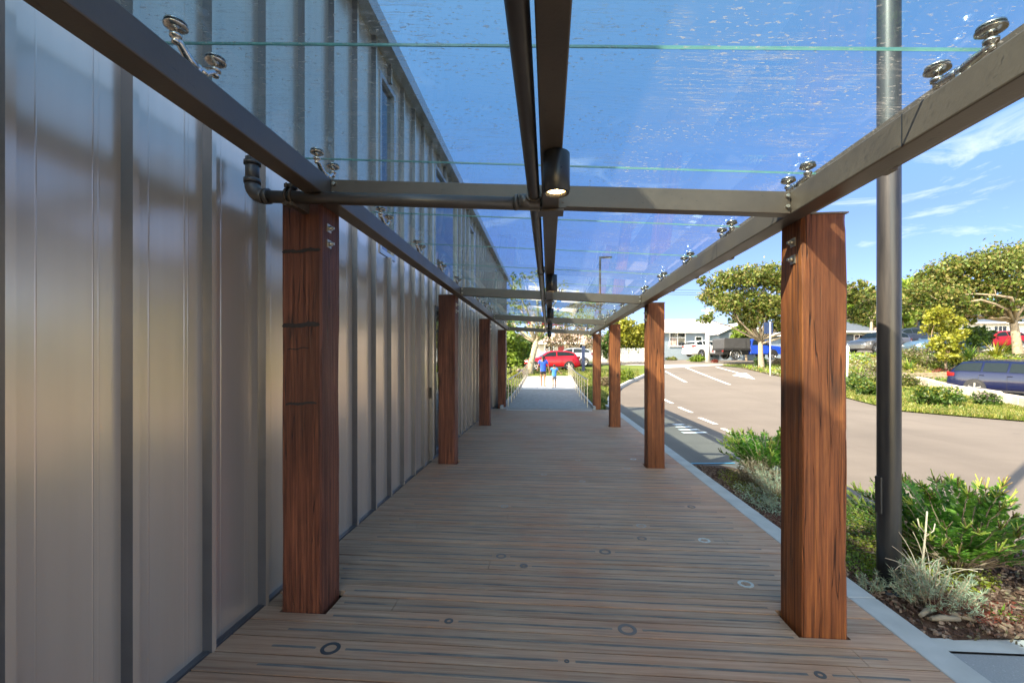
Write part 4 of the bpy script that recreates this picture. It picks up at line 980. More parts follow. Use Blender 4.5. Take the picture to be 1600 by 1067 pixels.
def car(label, style, mat, rear, heading, z=None, cat='car', group=None, pitch=0., name='parked_car', rails=False, trim=None):
    """rear: point under the rear bumper; heading: world angle the car faces"""
    p = PROF[style]; Lc, Wc = p['L'], p['W']; zc = g(rear[0], rear[1]) if z is None else z
    t = thing(name, (rear[0], rear[1], zc), label, cat, group, heading); t.rotation_euler.y = pitch
    tx = [a for a, b in p['top']]; tz = [b for a, b in p['top']]
    def X(f): return (1-f)*Lc
    def top(f): return float(np.interp(f, tx, tz))
    def hw(f): return Wc/2*(1-.20*max(0, (.12-f)/.12)**1.8-.13*max(0, (f-.9)/.1)**1.7)
    def belt(f): return p['belt'][0]+(p['belt'][1]-p['belt'][0])*f
    def sec(f):
        T = top(f); w = hw(f); b = belt(f); lo = .20+.10*max(0, (.06-f)/.06)+.10*max(0, (f-.94)/.06)
        if T > b+.04:
            rw = w*(.95-.25*min(1, (T-b)/.55)); bb = b
        else: rw = w*.86; bb = T-.07
        return [(w*.82, lo), (w*.965, lo+.05), (w*.995, .42), (w, .60 if bb > .66 else bb-.06), (w*.985, bb-.04), (w*.955, bb), (rw, T-.055 if T > b+.1 else T-.03), (rw*.90, T-.015), (rw*.55, T), (0, T+.005)]
    fs_ = sorted(set(list(np.linspace(0, 1, 27)) + [p['cowl'], p['rs'], p['re'], p['rb'], .012, .99]))
    m = MB(); rows = []
    for f in fs_:
        s = sec(f); row = [(X(f), y, z) for y, z in s] + [(X(f), -y, z) for y, z in reversed(s[:-1])]; rows.append(row)
    k = len(rows[0]); vs = [q for r_ in rows for q in r_]
    fc = [(i*k+j, (i+1)*k+j, (i+1)*k+j+1, i*k+j+1) for i in range(len(rows)-1) for j in range(k-1)]
    fc += [(i*k+k-1, (i+1)*k+k-1, (i+1)*k, i*k) for i in range(len(rows)-1)]
    m.add(vs, fc, 0, True); m.add(rows[0], [tuple(range(k))], 0); m.add(rows[-1], [tuple(reversed(range(k)))], 0)
    body = m.build('body', mat, t)
    def side(f, h, s, off=.010):
        q = sec(f); y0, z0 = q[5]; y1, z1 = q[6]; return (X(f), s*(y0+(y1-y0)*h+off), z0+(z1-z0)*h)
    segs = [p['glass'][0]] + list(p['pil']) + [p['glass'][1]]
    for s in (-1, 1):
        for a, b in zip(segs[:-1], segs[1:]):
            ff = np.linspace(a+.008, b-.008, 7); w = MB(); vs = []
            for f in ff:
                hh = min(.90, max(.12, (top(f)-belt(f))/.42))
                vs += [side(f, .10, s), side(f, .93 if top(f)-belt(f) > .3 else .80, s)]
            w.add(vs, [(2*i, 2*i+2, 2*i+3, 2*i+1) for i in range(6)], 0, True); w.build('side_window', M_CGL, body)
    def screen(f0, f1, nm):
        vs = []
        for f in np.linspace(f0, f1, 5):
            q = sec(f); T = top(f); yy = q[6][0]*.90; e = .012
            vs += [(X(f)+(e if f < .5 else -e), yy, T+e*.4), (X(f)+(e if f < .5 else -e), 0, T+.008+e*.4), (X(f)+(e if f < .5 else -e), -yy, T+e*.4)]
        MB().add(vs, [(3*i+j, 3*i+3+j, 3*i+4+j, 3*i+1+j) for i in range(4) for j in range(2)], 0, True).build(nm, M_CGL, body)
    screen(p['cowl']+.012, p['rs']-.02, 'windscreen'); screen(p['re']+.012, p['rb']-.012, 'rear_window')
    wr = .325 if style != 'suv' else .35
    for f in p['wh']:
        for s in (-1, 1):
            y = s*(hw(f)*1.0+.004); ar = MB(); n = 18; vs = [(X(f), y, wr)] + [(X(f)+(wr+.055)*math.cos(a), y, wr+(wr+.055)*math.sin(a)) for a in np.linspace(-.35, math.pi+.35, n)]
            ar.add(vs, [(0, i, i+1) if s < 0 else (0, i+1, i) for i in range(1, n)]); ar.build('wheel_arch', M_TRIM, body)
            wheel(t, X(f), s*(hw(f)+.012), s, wr)
    for s in (-1, 1):
        w1 = hw(.985); MB().add([(X(.93), s*(hw(.93)+.006), belt(1)-.20), (X(.995)-.01, s*(w1*.97), belt(1)-.22), (X(.995)-.012, s*(w1*.97), belt(1)-.03), (X(.93), s*(hw(.93)*.985+.008), belt(1)-.06), (X(.999)-.015, s*w1*.62, belt(1)-.2), (X(.992)-.02, s*w1*.62, belt(1)-.05)], [(0,1,2,3), (1,4,5,2)]).build('tail_lamp', M_TAIL, t)
        MB().add([(X(.075), s*(hw(.075)+.006), .62), (X(.005)+.01, s*hw(.01)*.93, .60), (X(.012)+.01, s*hw(.01)*.93, .70), (X(.075), s*(hw(.075)*.99+.006), .75), (X(0)+.012, s*hw(.0)*.6, .58), (X(.01)+.012, s*hw(0)*.6, .67)], [(0,1,2,3), (1,4,5,2)]).build('headlight', M_HEAD, t)
        xm = X(p['cowl']+.045); mm = MB(); mm.box((xm-.08, s*(hw(.35)-.02) if s > 0 else s*(hw(.35)+.15), belt(.3)+.0), (xm+.06, s*(hw(.35)+.15) if s > 0 else s*(hw(.35)-.02), belt(.3)+.13)); mm.build('mirror', mat, t, .03)
        for f in ((.56, .74) if style != 'hatch' else (.56,)): MB().box((X(f)-.07, s*hw(f)-.018, belt(f)-.12), (X(f)+.08, s*hw(f)+.022, belt(f)-.09)).build('door_handle', mat, t, .006)
        for f in ((.34, .575, .76) if style != 'hatch' else (.34, .585)):
            vs = []
            for z in np.linspace(.28, belt(f)-.01, 6):
                y = np.interp(z, [.25, .42, .60, belt(f)-.04, belt(f)], [.965, .995, 1., .985, .955])*hw(f); vs += [(X(f)-.006, s*(y+.003), z), (X(f)+.006, s*(y+.003), z)]
            MB().add(vs, [(2*i, 2*i+1, 2*i+3, 2*i+2) for i in range(5)]).build('door_seam', M_TRIM, body)
        MB().box((X(.76), s*hw(.5)-.02, .225), (X(.24), s*hw(.5)+.004, .30)).build('sill_trim', trim or M_TRIM, t)
        if rails: MB().tube([(X(.86), s*.55, top(.86)-.02), (X(.84), s*.56, top(.84)+.05), (X(.52), s*.57, top(.52)+.055), (X(.49), s*.56, top(.49)-.0)], .018, 7).build('roof_rail', M_TRIM if rails == 1 else M_RIM, t)
    MB().box((-.012, -.26, .50), (.02, .26, .61)).build('number_plate', M_WHITE, t)
    return t
LEFT = YAW+math.pi
c = at(903.5, 578, 33.6); car('red hatchback parked side-on beyond the end of the ramp', 'hatch', paint('glossy_red', (.50, .006, .018), .2), c, LEFT+R(3), z=1.5-(578.5-562)/700*33.6, trim=None)
c = at(930, 573, 36.5); car('silver hatchback parked behind the red one', 'hatch', paint('silver_paint', (.46, .48, .50), .6), c, LEFT+R(-12), z=1.0)
c = at(1496, 603, 19.8); WG = car('navy blue station wagon behind the low stone wall', 'wagon', paint('navy_paint', (.003, .006, .034), .0), c, YAW-R(72), z=.02, pitch=R(.8), rails=1)
c = at(1524, 550, 33); car('steel blue hatchback-style car facing left behind the small bright tree', 'suv', paint('steel_blue', (.13, .24, .36), .6), c, LEFT+R(-4), z=1.5-(553-562)/700*33)
c = at(1408, 548, 35.5); car('grey car with silver roof rails facing left on the planted bank', 'suv', paint('grey_paint', (.20, .20, .21), .6), c, LEFT+R(14), z=1.5-(551-562)/700*35, rails=2)
c = at(1592, 548, 36); car('dark red car behind the palms at the right', 'hatch', paint('dark_red', (.36, .012, .02), .3), c, LEFT, z=1.5-(546-562)/700*36)
c = at(1448, 545, 41); car('dark car with a pale roof edge just behind the steel blue one', 'suv', paint('near_black', (.03, .04, .06), .3), c, LEFT, z=1.5-(541-562)/700*41)
c = at(1074, 556, 44.5); car('white car parked in the driveway of the grey house', 'suv', paint('white_paint_car', (.75, .75, .75), .0), c, YAW+R(18), z=1.5-(557.5-562)/700*44.5)

# blue utility truck with a dark canopy box on its tray, seen from its left rear
c = at(1122, 561, 39.5); zt = 1.5-(561.5-562)/700*39.5
t = thing('utility_truck', (c.x, c.y, zt), 'bright blue utility truck with a dark grey canopy box on the tray', 'truck', None, YAW+R(6))
M_BLUE = paint('vivid_blue', (.008, .07, .52), .2); M_DG = simple('dark_grey_canvas', (.045, .047, .052), .7, 0, .15)
Wt = .92
def prism(m, prof, w, mi=0):
    n = len(prof); m.add([(x, -w, z) for x, z in prof]+[(x, w, z) for x, z in prof], [tuple(range(n)), tuple(reversed(range(n, 2*n)))]+[((i+1) % n, i, i+n, (i+1) % n+n) for i in range(n)], mi)
m = MB(); prism(m, [(2.45,.45),(5.35,.45),(5.45,.62),(5.42,1.02),(5.2,1.14),(4.35,1.22),(3.85,1.72),(3.65,1.78),(2.75,1.78),(2.55,1.70),(2.45,1.2)], Wt-.05); m.build('cab', M_BLUE, t, .05)
m = MB(); prism(m, [(0,.95),(2.4,.95),(2.4,1.78),(2.32,1.84),(.12,1.84),(0,1.72)], Wt); cb = m.build('canopy_box', M_DG, t, .02)
MB().box((-.02, -Wt-.02, .80), (2.42, Wt+.02, .947)).build('tray', M_TRIM, t)
MB().box((.1, -.62, .42), (5.2, .62, .795)).build('chassis', M_TRIM, t)
for s in (-1, 1):
    w = MB(); yy = s*(Wt-.045)
    for pf in ([(2.62,1.24),(3.28,1.24),(3.28,1.68),(2.72,1.68)], [(3.36,1.24),(4.22,1.24),(3.80,1.66),(3.36,1.68)]): w.add([(x, yy, z) for x, z in pf], [(0,1,2,3) if s < 0 else (3,2,1,0)])
    w.build('side_window', M_CGL, t)
    fl = MB(); fl.tube([(1.15+.52*math.cos(a), s*(Wt-.1), .38+.52*math.sin(a)) for a in np.linspace(-.1, math.pi+.1, 12)], .045, 6); fl.build('mudguard', M_RIM, t)
    for x in (1.15, 4.55): wheel(t, x, s*(Wt-.04), s, .38, M_RIM, 6)
    a2 = MB(); n = 18; vs = [(4.55, s*(Wt-.046), .40)] + [(4.55+.47*math.cos(a), s*(Wt-.046), .40+.47*math.sin(a)) for a in np.linspace(-.2, math.pi+.2, n)]
    a2.add(vs, [(0, i, i+1) if s < 0 else (0, i+1, i) for i in range(1, n)]); a2.build('wheel_arch', M_TRIM, t)
    MB().box((-.06, s*.78-.12, .66), (-.02, s*.78+.12, .78)).build('tail_lamp', M_TAIL, t)
    MB().box((4.0, min(s*(Wt-.06), s*(Wt+.16)), 1.22), (4.12, max(s*(Wt-.06), s*(Wt+.16)), 1.42)).build('mirror', M_TRIM, t, .02)
MB().add([(4.33,-.78,1.25),(4.33,.78,1.25),(3.89,.70,1.70),(3.89,-.70,1.70)], [(0,1,2,3)]).build('windscreen', M_CGL, t, 0, (.015, 0, .012))
MB().box((2.0, -Wt-.012, 1.02), (2.03, -Wt, 1.78)).build('locker_seam', M_TRIM, cb)
# ------------------------------------------------------------------ verge and bank planting
vs_ = [
 ('rounded dark green shrub with reddish tips on the verge by the stone wall', 1462, 634, 26, 'green', .11, 'yellow'),
 ('green shrub beside the marker post, in front of the lavender mounds', 1342, 612, 15, 'green', .11, 'yellow'),
 ('low green shrub just left of the black column on the verge', 1368, 620, 17, 'green', .11, 'yellow'),
 ('small green shrub at the left foot of the marker post', 1329, 604, 12, 'green', .11, None),
 ('dry pinkish lavender mound at the left end of the stone wall', 1420, 606, 16, 'olive', .09, 'lav'),
 ('straggly pinkish lavender bush near the right end of the stone wall', 1540, 636, 15, 'green', .09, 'lav'),
 ('small dark shrub between the rounded shrub and the straggly lavender', 1500, 632, 9, 'green', .1, None),
 ('grey-pink lavender mound above the low green shrubs', 1352, 600, 14, 'olive', .09, 'lav'),
 ('pale lavender mound on the bank near the marker post', 1368, 588, 13, 'olive', .09, 'lav'),
 ('long pink-grey lavender hedge at the top of the bank', 1430, 566, 18, 'olive', .09, 'lav'),
 ('grey-pink mound in the middle of the planted bank', 1452, 576, 13, 'olive', .09, 'lav'),
 ('small yellow-green bush at the foot of the small bright tree', 1490, 570, 12, 'yellow', .1, None),
 ('dusty mound left of the larger palm', 1535, 571, 12, 'olive', .09, 'lav'),
 ('green clump at the top right of the bank', 1590, 556, 13, 'bright', .12, None),
 ('low green bush at the foot of the forked street tree', 1188, 570, 9, 'green', .12, None),
 ('dry brown tuft beside the sign post', 1215, 571, 8, 'dry', .1, None)]
for lab, u, v, r, lf, ls, tip in vs_: shrub(lab, u, v, r, leaf=lf, ls=ls, tip=tip, sq=.85 if r > 20 else .95)
shrub('rounded yellow-green shrub inside the curved kerb island', 984, 597, 13, leaf='bright', ls=.1, tip='yellow', sq=.95)
shrub('grey-brown twiggy shrub behind the farthest right post', 948, 606, 12, leaf='dry', ls=.08, sq=1.)
shrub('small green plant at the kerb beside the farthest right post', 941, 634, 9, leaf='green', ls=.06)
shrub('bushy green plant beside the left handrail', 788, 612, 13, D=20, leaf='bright', ls=.1)
shrub('orange-tinged shrub at the left of the ramp', 806, 592, 9, D=27, leaf='yellow', ls=.1)
shrub('pink-leaved shrub in front of the bright leafy shrub', 816, 583, 9, D=28.3, leaf='lav', ls=.12)
shrub('spilling green shrub beside the white utility pole', 1088, 560, 10, D=42.4, leaf='bright', ls=.16, n=3)
shrub('dark leafy shrub in front of the wing of the grey house', 1095, 548, 11, D=45, leaf='green', ls=.18, sq=1.3)
shrub('small shrub with rusty leaves by the crossing', 1116, 561, 5, D=41, leaf='red', ls=.12)
shrub('row of low grey-green plants under the house window', 1050, 559, 9, D=45.4, leaf='olive', ls=.14, sq=.4)
def flax(label, u, v, h, n=34, leaf='flax'):
    q = P(u, v); t = thing('flax_plant', (q.x, q.y, g(q.x, q.y)), label, 'plant'); m = MB()
    for k in range(n):
        a = rng.uniform(0, 2*math.pi); tilt = rng.uniform(.15, 1.0); L_ = h*(.7+.5*rng.random()); w = .028*(1+rng.random()); d = Vector((math.cos(a), math.sin(a), 0)); s = Vector((-d.y, d.x, 0)); vs = []
        for i in range(6):
            f = i/5; p = d*(math.sin(tilt)*L_*f*(1+.25*f))+Vector((0, 0, math.cos(tilt)*L_*f-.28*L_*f*f*tilt)); ww = w*(1-f**2.2)+.003; vs += [p-s*ww, p+s*ww]
        m.add(vs, [(2*i, 2*i+1, 2*i+3, 2*i+2) for i in range(5)], 0, True)
    m.build('leaves', LV[leaf], t); MB().lathe((0, 0, -.05), [(.10, 0), (.08, .1), (.03, .16)], 8).build('crown_base', M_BARK, t)
flax('strappy green plant on the bank right of the black column', 1420, 579, .8)
flax('low spreading strappy plant in the middle of the bank', 1462, 578, .7)
flax('bright spiky palm-like plant above the wagon roof', 1514, 565, 1.1, 40)
flax('larger spiky palm at the top of the bank above the wagon', 1556, 560, 1.4, 44, 'yellow')
flax('pale strappy plant at the left of the bank behind the marker post', 1344, 590, .7, 34)

def inpoly(x, y, poly):
    c = False; j = len(poly)-1
    for i in range(len(poly)):
        (xi, yi), (xj, yj) = poly[i][:2], poly[j][:2]
        if (yi > y) != (yj > y) and x < (xj-xi)*(y-yi)/(yj-yi)+xi: c = not c
        j = i
    return c
def scatter(poly, n, zf, dens=None):
    xs = [p[0] for p in poly]; ys = [p[1] for p in poly]; out = []
    while len(out) < n:
        x, y = random.uniform(min(xs), max(xs)), random.uniform(min(ys), max(ys))
        if inpoly(x, y, poly) and (dens is None or random.random() < dens(x, y)): out.append((x, y, zf(x, y)))
    return np.array(out)
BANK = [(13.8, 26), (15, 24.2), (24, 25.3), (40, 27.6), (40, 32), (22, 33.2), (16, 38), (14.8, 36)]
def patchy(s): return lambda x, y: .15+.85*sm((mnoise.noise(Vector((x*s, y*s, 2)))+.25)*2)
for key, n, hh, ss, sd_ in (('yellow', 5000, .22, .16, .35), ('silver', 4500, .18, .14, .5), ('green', 4000, .25, .18, .42), ('dry', 2500, .22, .16, .3), ('bright', 3500, .3, .2, .6)):
    off = {'yellow': 0, 'silver': 31, 'green': 57, 'dry': 83, 'bright': 110}[key]
    p = scatter(BANK, n, g, lambda x, y: sm((mnoise.noise(Vector((x*sd_+off, y*sd_, off)))+.12)*3)); p[:, 2] += rng.random(len(p))**1.5*hh*.8+.04
    o = cards('ground_cover', p, ss*(.6+.8*rng.random(len(p))), LV[key], None, .45, up=.5); stuff(o, {'yellow': 'yellow-green', 'silver': 'silvery green', 'green': 'dark green', 'dry': 'dry brown', 'bright': 'fresh green'}[key]+' ground cover growing over the planted bank', 'ground cover')
p = scatter([xy(1455, 583), xy(1495, 583), xy(1495, 588), xy(1455, 588)], 160, g); p[:, 2] += rng.random(len(p))*.25+.05
stuff(cards('ground_cover', p, .14, LV['red'], None, .5, up=.5), 'rusty red succulents at the foot of the bank left of the wagon', 'ground cover')
def grass(name, poly, n, h, label, leaf='grass', dens=None, w=.012):
    p = scatter(poly, n, g, dens); p[:, 2] += .03+h*.4
    d = np.tile(np.array((0, 0, 1.)), (n, 1)); o = cards(name, p, h*(.6+.8*rng.random(n)), LV[leaf], None, w/h*2, dirs=d); return stuff(o, label, 'grass')
def nearw(x, y): return min(1, (14/math.hypot(x, y))**2.2)
grass('grass', [q for q in VERGE], 26000, .12, 'rough mown grass along the curving verge', dens=lambda x, y: nearw(x, y)*patchy(.5)(x, y), w=.022)
grass('grass', [(1.6, 14.6), (2.06, 15.2), (2.45, 18.2), xy(968, 607), (4.3, 24.4), xy(1000, 591.5), (6.5, 33), (1.6, 33)], 7000, .13, 'rough grass right of the ramp inside the kerb', dens=nearw, w=.022)
grass('grass', [(-8, 18.8), (-1.5, 17.5), (-1.5, 28.5), (1.6, 28.7), (4, 34), (-8, 34)], 6000, .13, 'grass around the mottled tree and end of the ramp', w=.022)

# ------------------------------------------------------------------ near garden bed
def bark(n, poly, zf, s0, s1):
    m = MB(); p = scatter(poly, n, zf)
    for x, y, z in p:
        l, w, h = rng.uniform(s0, s1), rng.uniform(s0*.35, s1*.4), rng.uniform(.003, .009)
        M = Matrix.Translation((x, y, z+.004+rng.random()*.012)) @ Matrix.Rotation(rng.uniform(0, 6.3), 4, 'Z') @ Matrix.Rotation(rng.normal()*.35, 4, 'X') @ Matrix.Rotation(rng.normal()*.3, 4, 'Y')
        a, b = l/2, w/2; k = rng.uniform(.5, 1, 4)
        vs = [M @ Vector(q) for q in ((-a*k[0], -b, -h), (a, -b*k[1], -h), (a*k[2], b, -h), (-a, b*k[3], -h), (-a*k[0], -b, h), (a, -b*k[1], h), (a*k[2], b, h), (-a, b*k[3], h))]
        m.add(vs, [(0,3,2,1),(4,5,6,7),(0,1,5,4),(1,2,6,5),(2,3,7,6),(3,0,4,7)])
    return m
M_MULCH = leafmat('bark_mulch', [(.05,.022,.015), (.13,.06,.038), (.22,.12,.08), (.34,.23,.16), (.09,.05,.04)], 0., .9)
stuff(bark(6500, [(2.08, 2.73), (3.3, 2.80), (4.25, 2.95), (3.9, 3.7), (3.4, 4.6), (3.1, 5.6), (2.8, 6.7), (2.1, 7.1)], bedz, .010, .045).build('bark_mulch', M_MULCH), 'reddish brown bark mulch covering the garden bed', 'mulch')
# a few weathered offcuts by the path edging
for i, (x, y, a, l) in enumerate(((2.36, 2.88, .1, .17), (2.47, 2.90, -.35, .13), (2.33, 2.95, .5, .20), (2.55, 2.98, -.7, .15))):
    m = MB(); z = bedz(x, y)+.03; m.tube([(-l/2, 0, 0), (-l*.1, .006, .004), (l/2, -.004, 0)], [.012, .019, .015], 6); o = m.build('wood_chunk', M_BARK, None, 0, (x, y, z)); o.rotation_euler.z = a
    tag(o, ['short grey-brown bark chunk lying against the path edging', 'tilted stubby bark chunk beside the longer one at the path edging', 'longest slanted bark stick behind the path edging', 'bark chunk farthest from the deck kerb near the path edging'][i], 'bark chunk')
m = MB(); x, y = 3.15, 3.12; m.add([(0,0,.0),(.10,.01,.012),(.17,-.03,.006),(.15,-.07,.014),(.05,-.05,.008)], [(0,1,2,3,4)]); o = m.build('plastic_scrap', simple('blue_plastic', (.02, .18, .55), .35), None, 0, (x, y, bedz(x, y)+.03)); so_ = o.modifiers.new('s', 'SOLIDIFY'); so_.thickness = .003
tag(o, 'crumpled scrap of bright blue plastic lying on the mulch', 'litter')

def pinnate(name, label, x, y, stems, spread, h, seed, tips=True):
    """bushy plant with paired leaves on arching stems and upright knobbly tips"""
    r = np.random.default_rng(seed); t = thing(name, (x, y, bedz(x, y)), label, 'shrub'); st = MB(); C = []; tps = []
    verts = MB()
    for k in range(stems):
        a = r.uniform(0, 2*math.pi); rad = spread*math.sqrt(r.uniform(.05, 1)); H = h*(1-.45*(rad/spread)**2)*r.uniform(.75, 1.05)
        d = Vector((math.cos(a), math.sin(a), 0)); p0 = d*.04
        pts = []
        for i in range(10):
            f = i/9; pts.append(p0 + d*rad*(f**.9) + Vector((0, 0, H*(1-(1-f)**1.5))) + Vector(r.normal(size=3))*.006)
        st.tube(pts, list(np.linspace(.0055, .002, 10)), 5)
        n = int(15+20*r.random()); 
        for j in range(n):
            f = .28+.72*j/n; q = f*9; i0 = min(8, int(q)); p = pts[i0].lerp(pts[i0+1], q-i0); tg = (pts[i0+1]-pts[i0]).normalized()
            s = tg.cross(Vector((0, 0, 1))+Vector(r.normal(size=3))*.2).normalized(); up = s.cross(tg)
            for sg in (-1, 1):
                dd = (s*sg*.85+tg*.5+up*r.uniform(-.05, .3)).normalized(); L_ = .060*(1-.3*f)*r.uniform(.8, 1.2)*h/.6; w = L_*.19; nn = dd.cross(tg).normalized()
                b = dd.cross(nn).normalized(); c = p+dd*.004
                vs = [c, c+dd*L_*.35+b*w-nn*.002, c+dd*L_*.75+b*w*.75, c+dd*L_-nn*L_*.12, c+dd*L_*.75-b*w*.75, c+dd*L_*.35-b*w-nn*.002]
                verts.add(vs, [(0,1,2,3,4,5)])
        if tips:
            e = pts[-1]; tg = (pts[-1]-pts[-2]).normalized()
            for j in range(int(r.integers(4, 8))):
                dd = (tg*.6+Vector((0, 0, .8))+Vector(r.normal(size=3))*.35).normalized(); L_ = r.uniform(.045, .085)*h/.6; b0 = e-tg*r.uniform(0, .05)
                prof = []
                for i in range(7): f = i/6; prof.append((b0+dd*L_*f, (.0050+.0014*math.sin(i*2.6))*(1-f*.45)*h/.6))
                tp = MB(); tps.append(tp); tp.tube([q[0] for q in prof], [q[1] for q in prof], 6, 0 if r.random() < .75 else 1)
    st.build('stem', M_TWIG, t); verts.build('foliage', leafmat_p, t)
    r.shuffle(tps)
    for tp in tps[:95]: tp.build('flower_spike', [LV_TIP, LV_TIPB], t)
    if len(tps) > 95:
        o = MB(); 
        for tp in tps[95:]: o.add(tp.v, tp.f, tp.m[0], True)
        o = o.build('flower_spikes', [LV_TIP, LV_TIPB], t); o['kind'] = 'stuff'
    return t
leafmat_p = leafmat('glossy_paired_leaves', [(.05,.17,.02), (.09,.26,.03), (.16,.36,.045), (.25,.43,.07)], .42, .32)
LV_TIP = leafmat('lime_spikes', [(.30,.38,.05), (.40,.46,.09), (.24,.33,.05)], .25); LV_TIPB = leafmat('brown_spikes', [(.14,.10,.04), (.2,.14,.06)], .1)
pinnate('paired_leaf_shrub', 'large lush green shrub with lime finger-like spikes beside the black column', 3.06, 3.62, 84, .66, .66, 3)
pinnate('paired_leaf_shrub', 'green shrub with lime spikes behind the nearest car park post', 2.86, 6.15, 62, .62, .70, 9)

def silver(name, label, x, y, n, spread, h, seed, mats=('silver',), nl=26, L0=.036):
    r = np.random.default_rng(seed); t = thing(name, (x, y, bedz(x, y)), label, 'plant'); st = MB(); lf = MB()
    for k in range(n):
        a = r.uniform(0, 6.283); rad = spread*math.sqrt(r.random()); H = h*r.uniform(.45, 1)*(1-.4*(rad/spread)); d = Vector((math.cos(a), math.sin(a), 0)); p0 = d*rad*.4
        pts = [p0+d*rad*.6*f+Vector((0, 0, H*f))+Vector(r.normal(size=3))*.004 for f in np.linspace(0, 1, 6)]; st.tube(pts, [.003, .0028, .0026, .0023, .002, .0016], 5)
        tg = (pts[-1]-pts[-3]).normalized()
        for j in range(nl):
            f = r.random()**.6; q = f*5; i0 = min(4, int(q)); 
            if q < 2: continue
            p = pts[i0].lerp(pts[i0+1], q-i0); dd = (Vector(r.normal(size=3))+tg*(.3+1.2*(f > .85))).normalized(); L_ = L0*r.uniform(.6, 1.1); b = dd.cross(Vector(r.normal(size=3))).normalized()*L_*.075
            lf.add([p, p+dd*L_*.4+b, p+dd*L_, p+dd*L_*.4-b], [(0,1,2,3)])
    st.build('stem', M_TWIG, t); lf.build('foliage', LV[mats[0]], t); return t
silver('silver_plant', 'silvery green needle-leaved plant at the foot of the black column', 2.42, 3.05, 75, .26, .34, 4, nl=46)
silver('silver_plant', 'small silvery clump between the kerb and the black column', 2.17, 3.22, 16, .10, .17, 5, nl=34)
silver('silver_plant', 'silvery dry plant in front of the green shrub behind the nearest post', 2.62, 5.35, 90, .36, .42, 6, nl=40)
silver('silver_plant', 'little silvery tuft at the kerb near the nearest post', 2.36, 4.9, 24, .16, .2, 7, nl=34)
silver('red_plant', 'dark reddish low plant by the kerb behind the nearest post', 2.30, 4.35, 60, .28, .14, 8, ('red',), nl=34)
silver('red_plant', 'reddish low stems under the silver plant at the column', 2.50, 2.93, 30, .16, .12, 12, ('red',), nl=26)
silver('straw_plant', 'straw-coloured dry grass tuft behind the nearest post', 2.60, 5.75, 80, .28, .46, 13, ('dry',), nl=22, L0=.07)
# bare curly twigs
t = thing('dead_branch', (2.52, 3.2, bedz(2.5, 3.2)), 'bare pale curling dead branches rising from the silver plant', 'branch'); m = MB(); r = np.random.default_rng(8)
for k in range(17):
    a = r.uniform(0, 6.28); p = Vector((0, 0, 0)); d = Vector((math.cos(a)*.5, math.sin(a)*.5, 1)).normalized(); pts = [p.copy()]; cur = Vector(r.normal(size=3))*.25
    for i in range(11): d = (d+cur*.32+Vector((0, 0, .05 if i < 5 else -.15))).normalized(); p = p+d*r.uniform(.030, .046); pts.append(p.copy())
    m.tube(pts, list(np.linspace(.0038, .0018, 12)), 5)
m.tube([(0, .02, 0), (-.01, .03, .2), (0, .02, .40), (.01, .02, .55)], [.009, .007, .006, .005], 7); m.tube([(0, .02, .40), (-.04, .02, .45), (-.05, .02, .50)], .004, 5); m.tube([(.0, .02, .38), (.05, .02, .42), (.06, .02, .47)], .004, 5)
m.build('twigs', simple('bleached_twig', (.5, .4, .3), .9, 0, .25, 20), t)
def creeper(name, label, cx, cy, rx, ry, n, leaf, hh=.06, s=.022):
    a = rng.uniform(0, 6.283, n); q = np.sqrt(rng.random(n)); x = cx+np.cos(a)*q*rx; y = cy+np.sin(a)*q*ry
    z = np.array([bedz(i, j) for i, j in zip(x, y)])+rng.random(n)**1.5*hh+.006
    return stuff(cards(name, np.stack([x, y, z], 1), s*(.6+.8*rng.random(n)), LV[leaf], None, .5, up=.3), label, 'ground cover')
creeper('creeping_plant', 'mat of small bright leaves right of the nearest post', 2.72, 4.25, .45, .62, 3600, 'yellow', .07)
creeper('creeping_plant', 'mat of small green leaves among the bright ones', 2.8, 4.5, .5, .6, 2400, 'green', .09)
creeper('creeping_plant', 'bright small-leaved mat around the foot of the black column', 2.75, 3.5, .42, .3, 2200, 'yellow', .06)
creeper('creeping_plant', 'green small-leaved mat between the two lime-spiked shrubs', 3.1, 4.9, .3, .5, 2600, 'bright', .10)
creeper('creeping_plant', 'thin yellow-green mat along the bed behind the nearest post', 2.5, 5.7, .32, .8, 2200, 'yellow', .06)
creeper('creeping_plant', 'green leafy mat along the kerb between the black column and the nearest post', 2.32, 3.75, .16, .45, 1500, 'bright', .07)
creeper('creeping_plant', 'grey-green leafy mat along the kerb behind the nearest post', 2.35, 5.1, .2, .7, 1600, 'silver', .07)
creeper('leaf_litter', 'dry fallen leaves strewn over the mulch', 2.9, 3.6, 1.0, 1.0, 1500, 'dry', .015, .03)
creeper('creeping_plant', 'sparse red-tinged leaves right of the big shrub', 3.05, 2.98, .55, .16, 900, 'red', .03)
for i, (x, y) in enumerate(((2.78, 3.0), (3.02, 3.05), (2.92, 2.92), (3.2, 2.98))):
    m = MB(); r = np.random.default_rng(20+i)
    for k in range(22):
        a = r.uniform(0, 6.28); L_ = r.uniform(.05, .11); d = Vector((math.cos(a), math.sin(a), r.uniform(.1, .7))).normalized(); s = Vector((-d.y, d.x, 0)).normalized()*.007
        m.add([(0,0,0), d*L_*.5+s, d*L_, d*L_*.5-s], [(0,1,2,3)])
    t = thing('seedling', (x, y, bedz(x, y)), ['bright green seedling left of the blue scrap', 'bright green seedling under the edge of the big shrub', 'bright green seedling nearest the path edging', 'bright green seedling farthest right in the bed'][i], 'plant', 'green seedlings in the mulch'); m.build('leaves', LV['bright'], t)

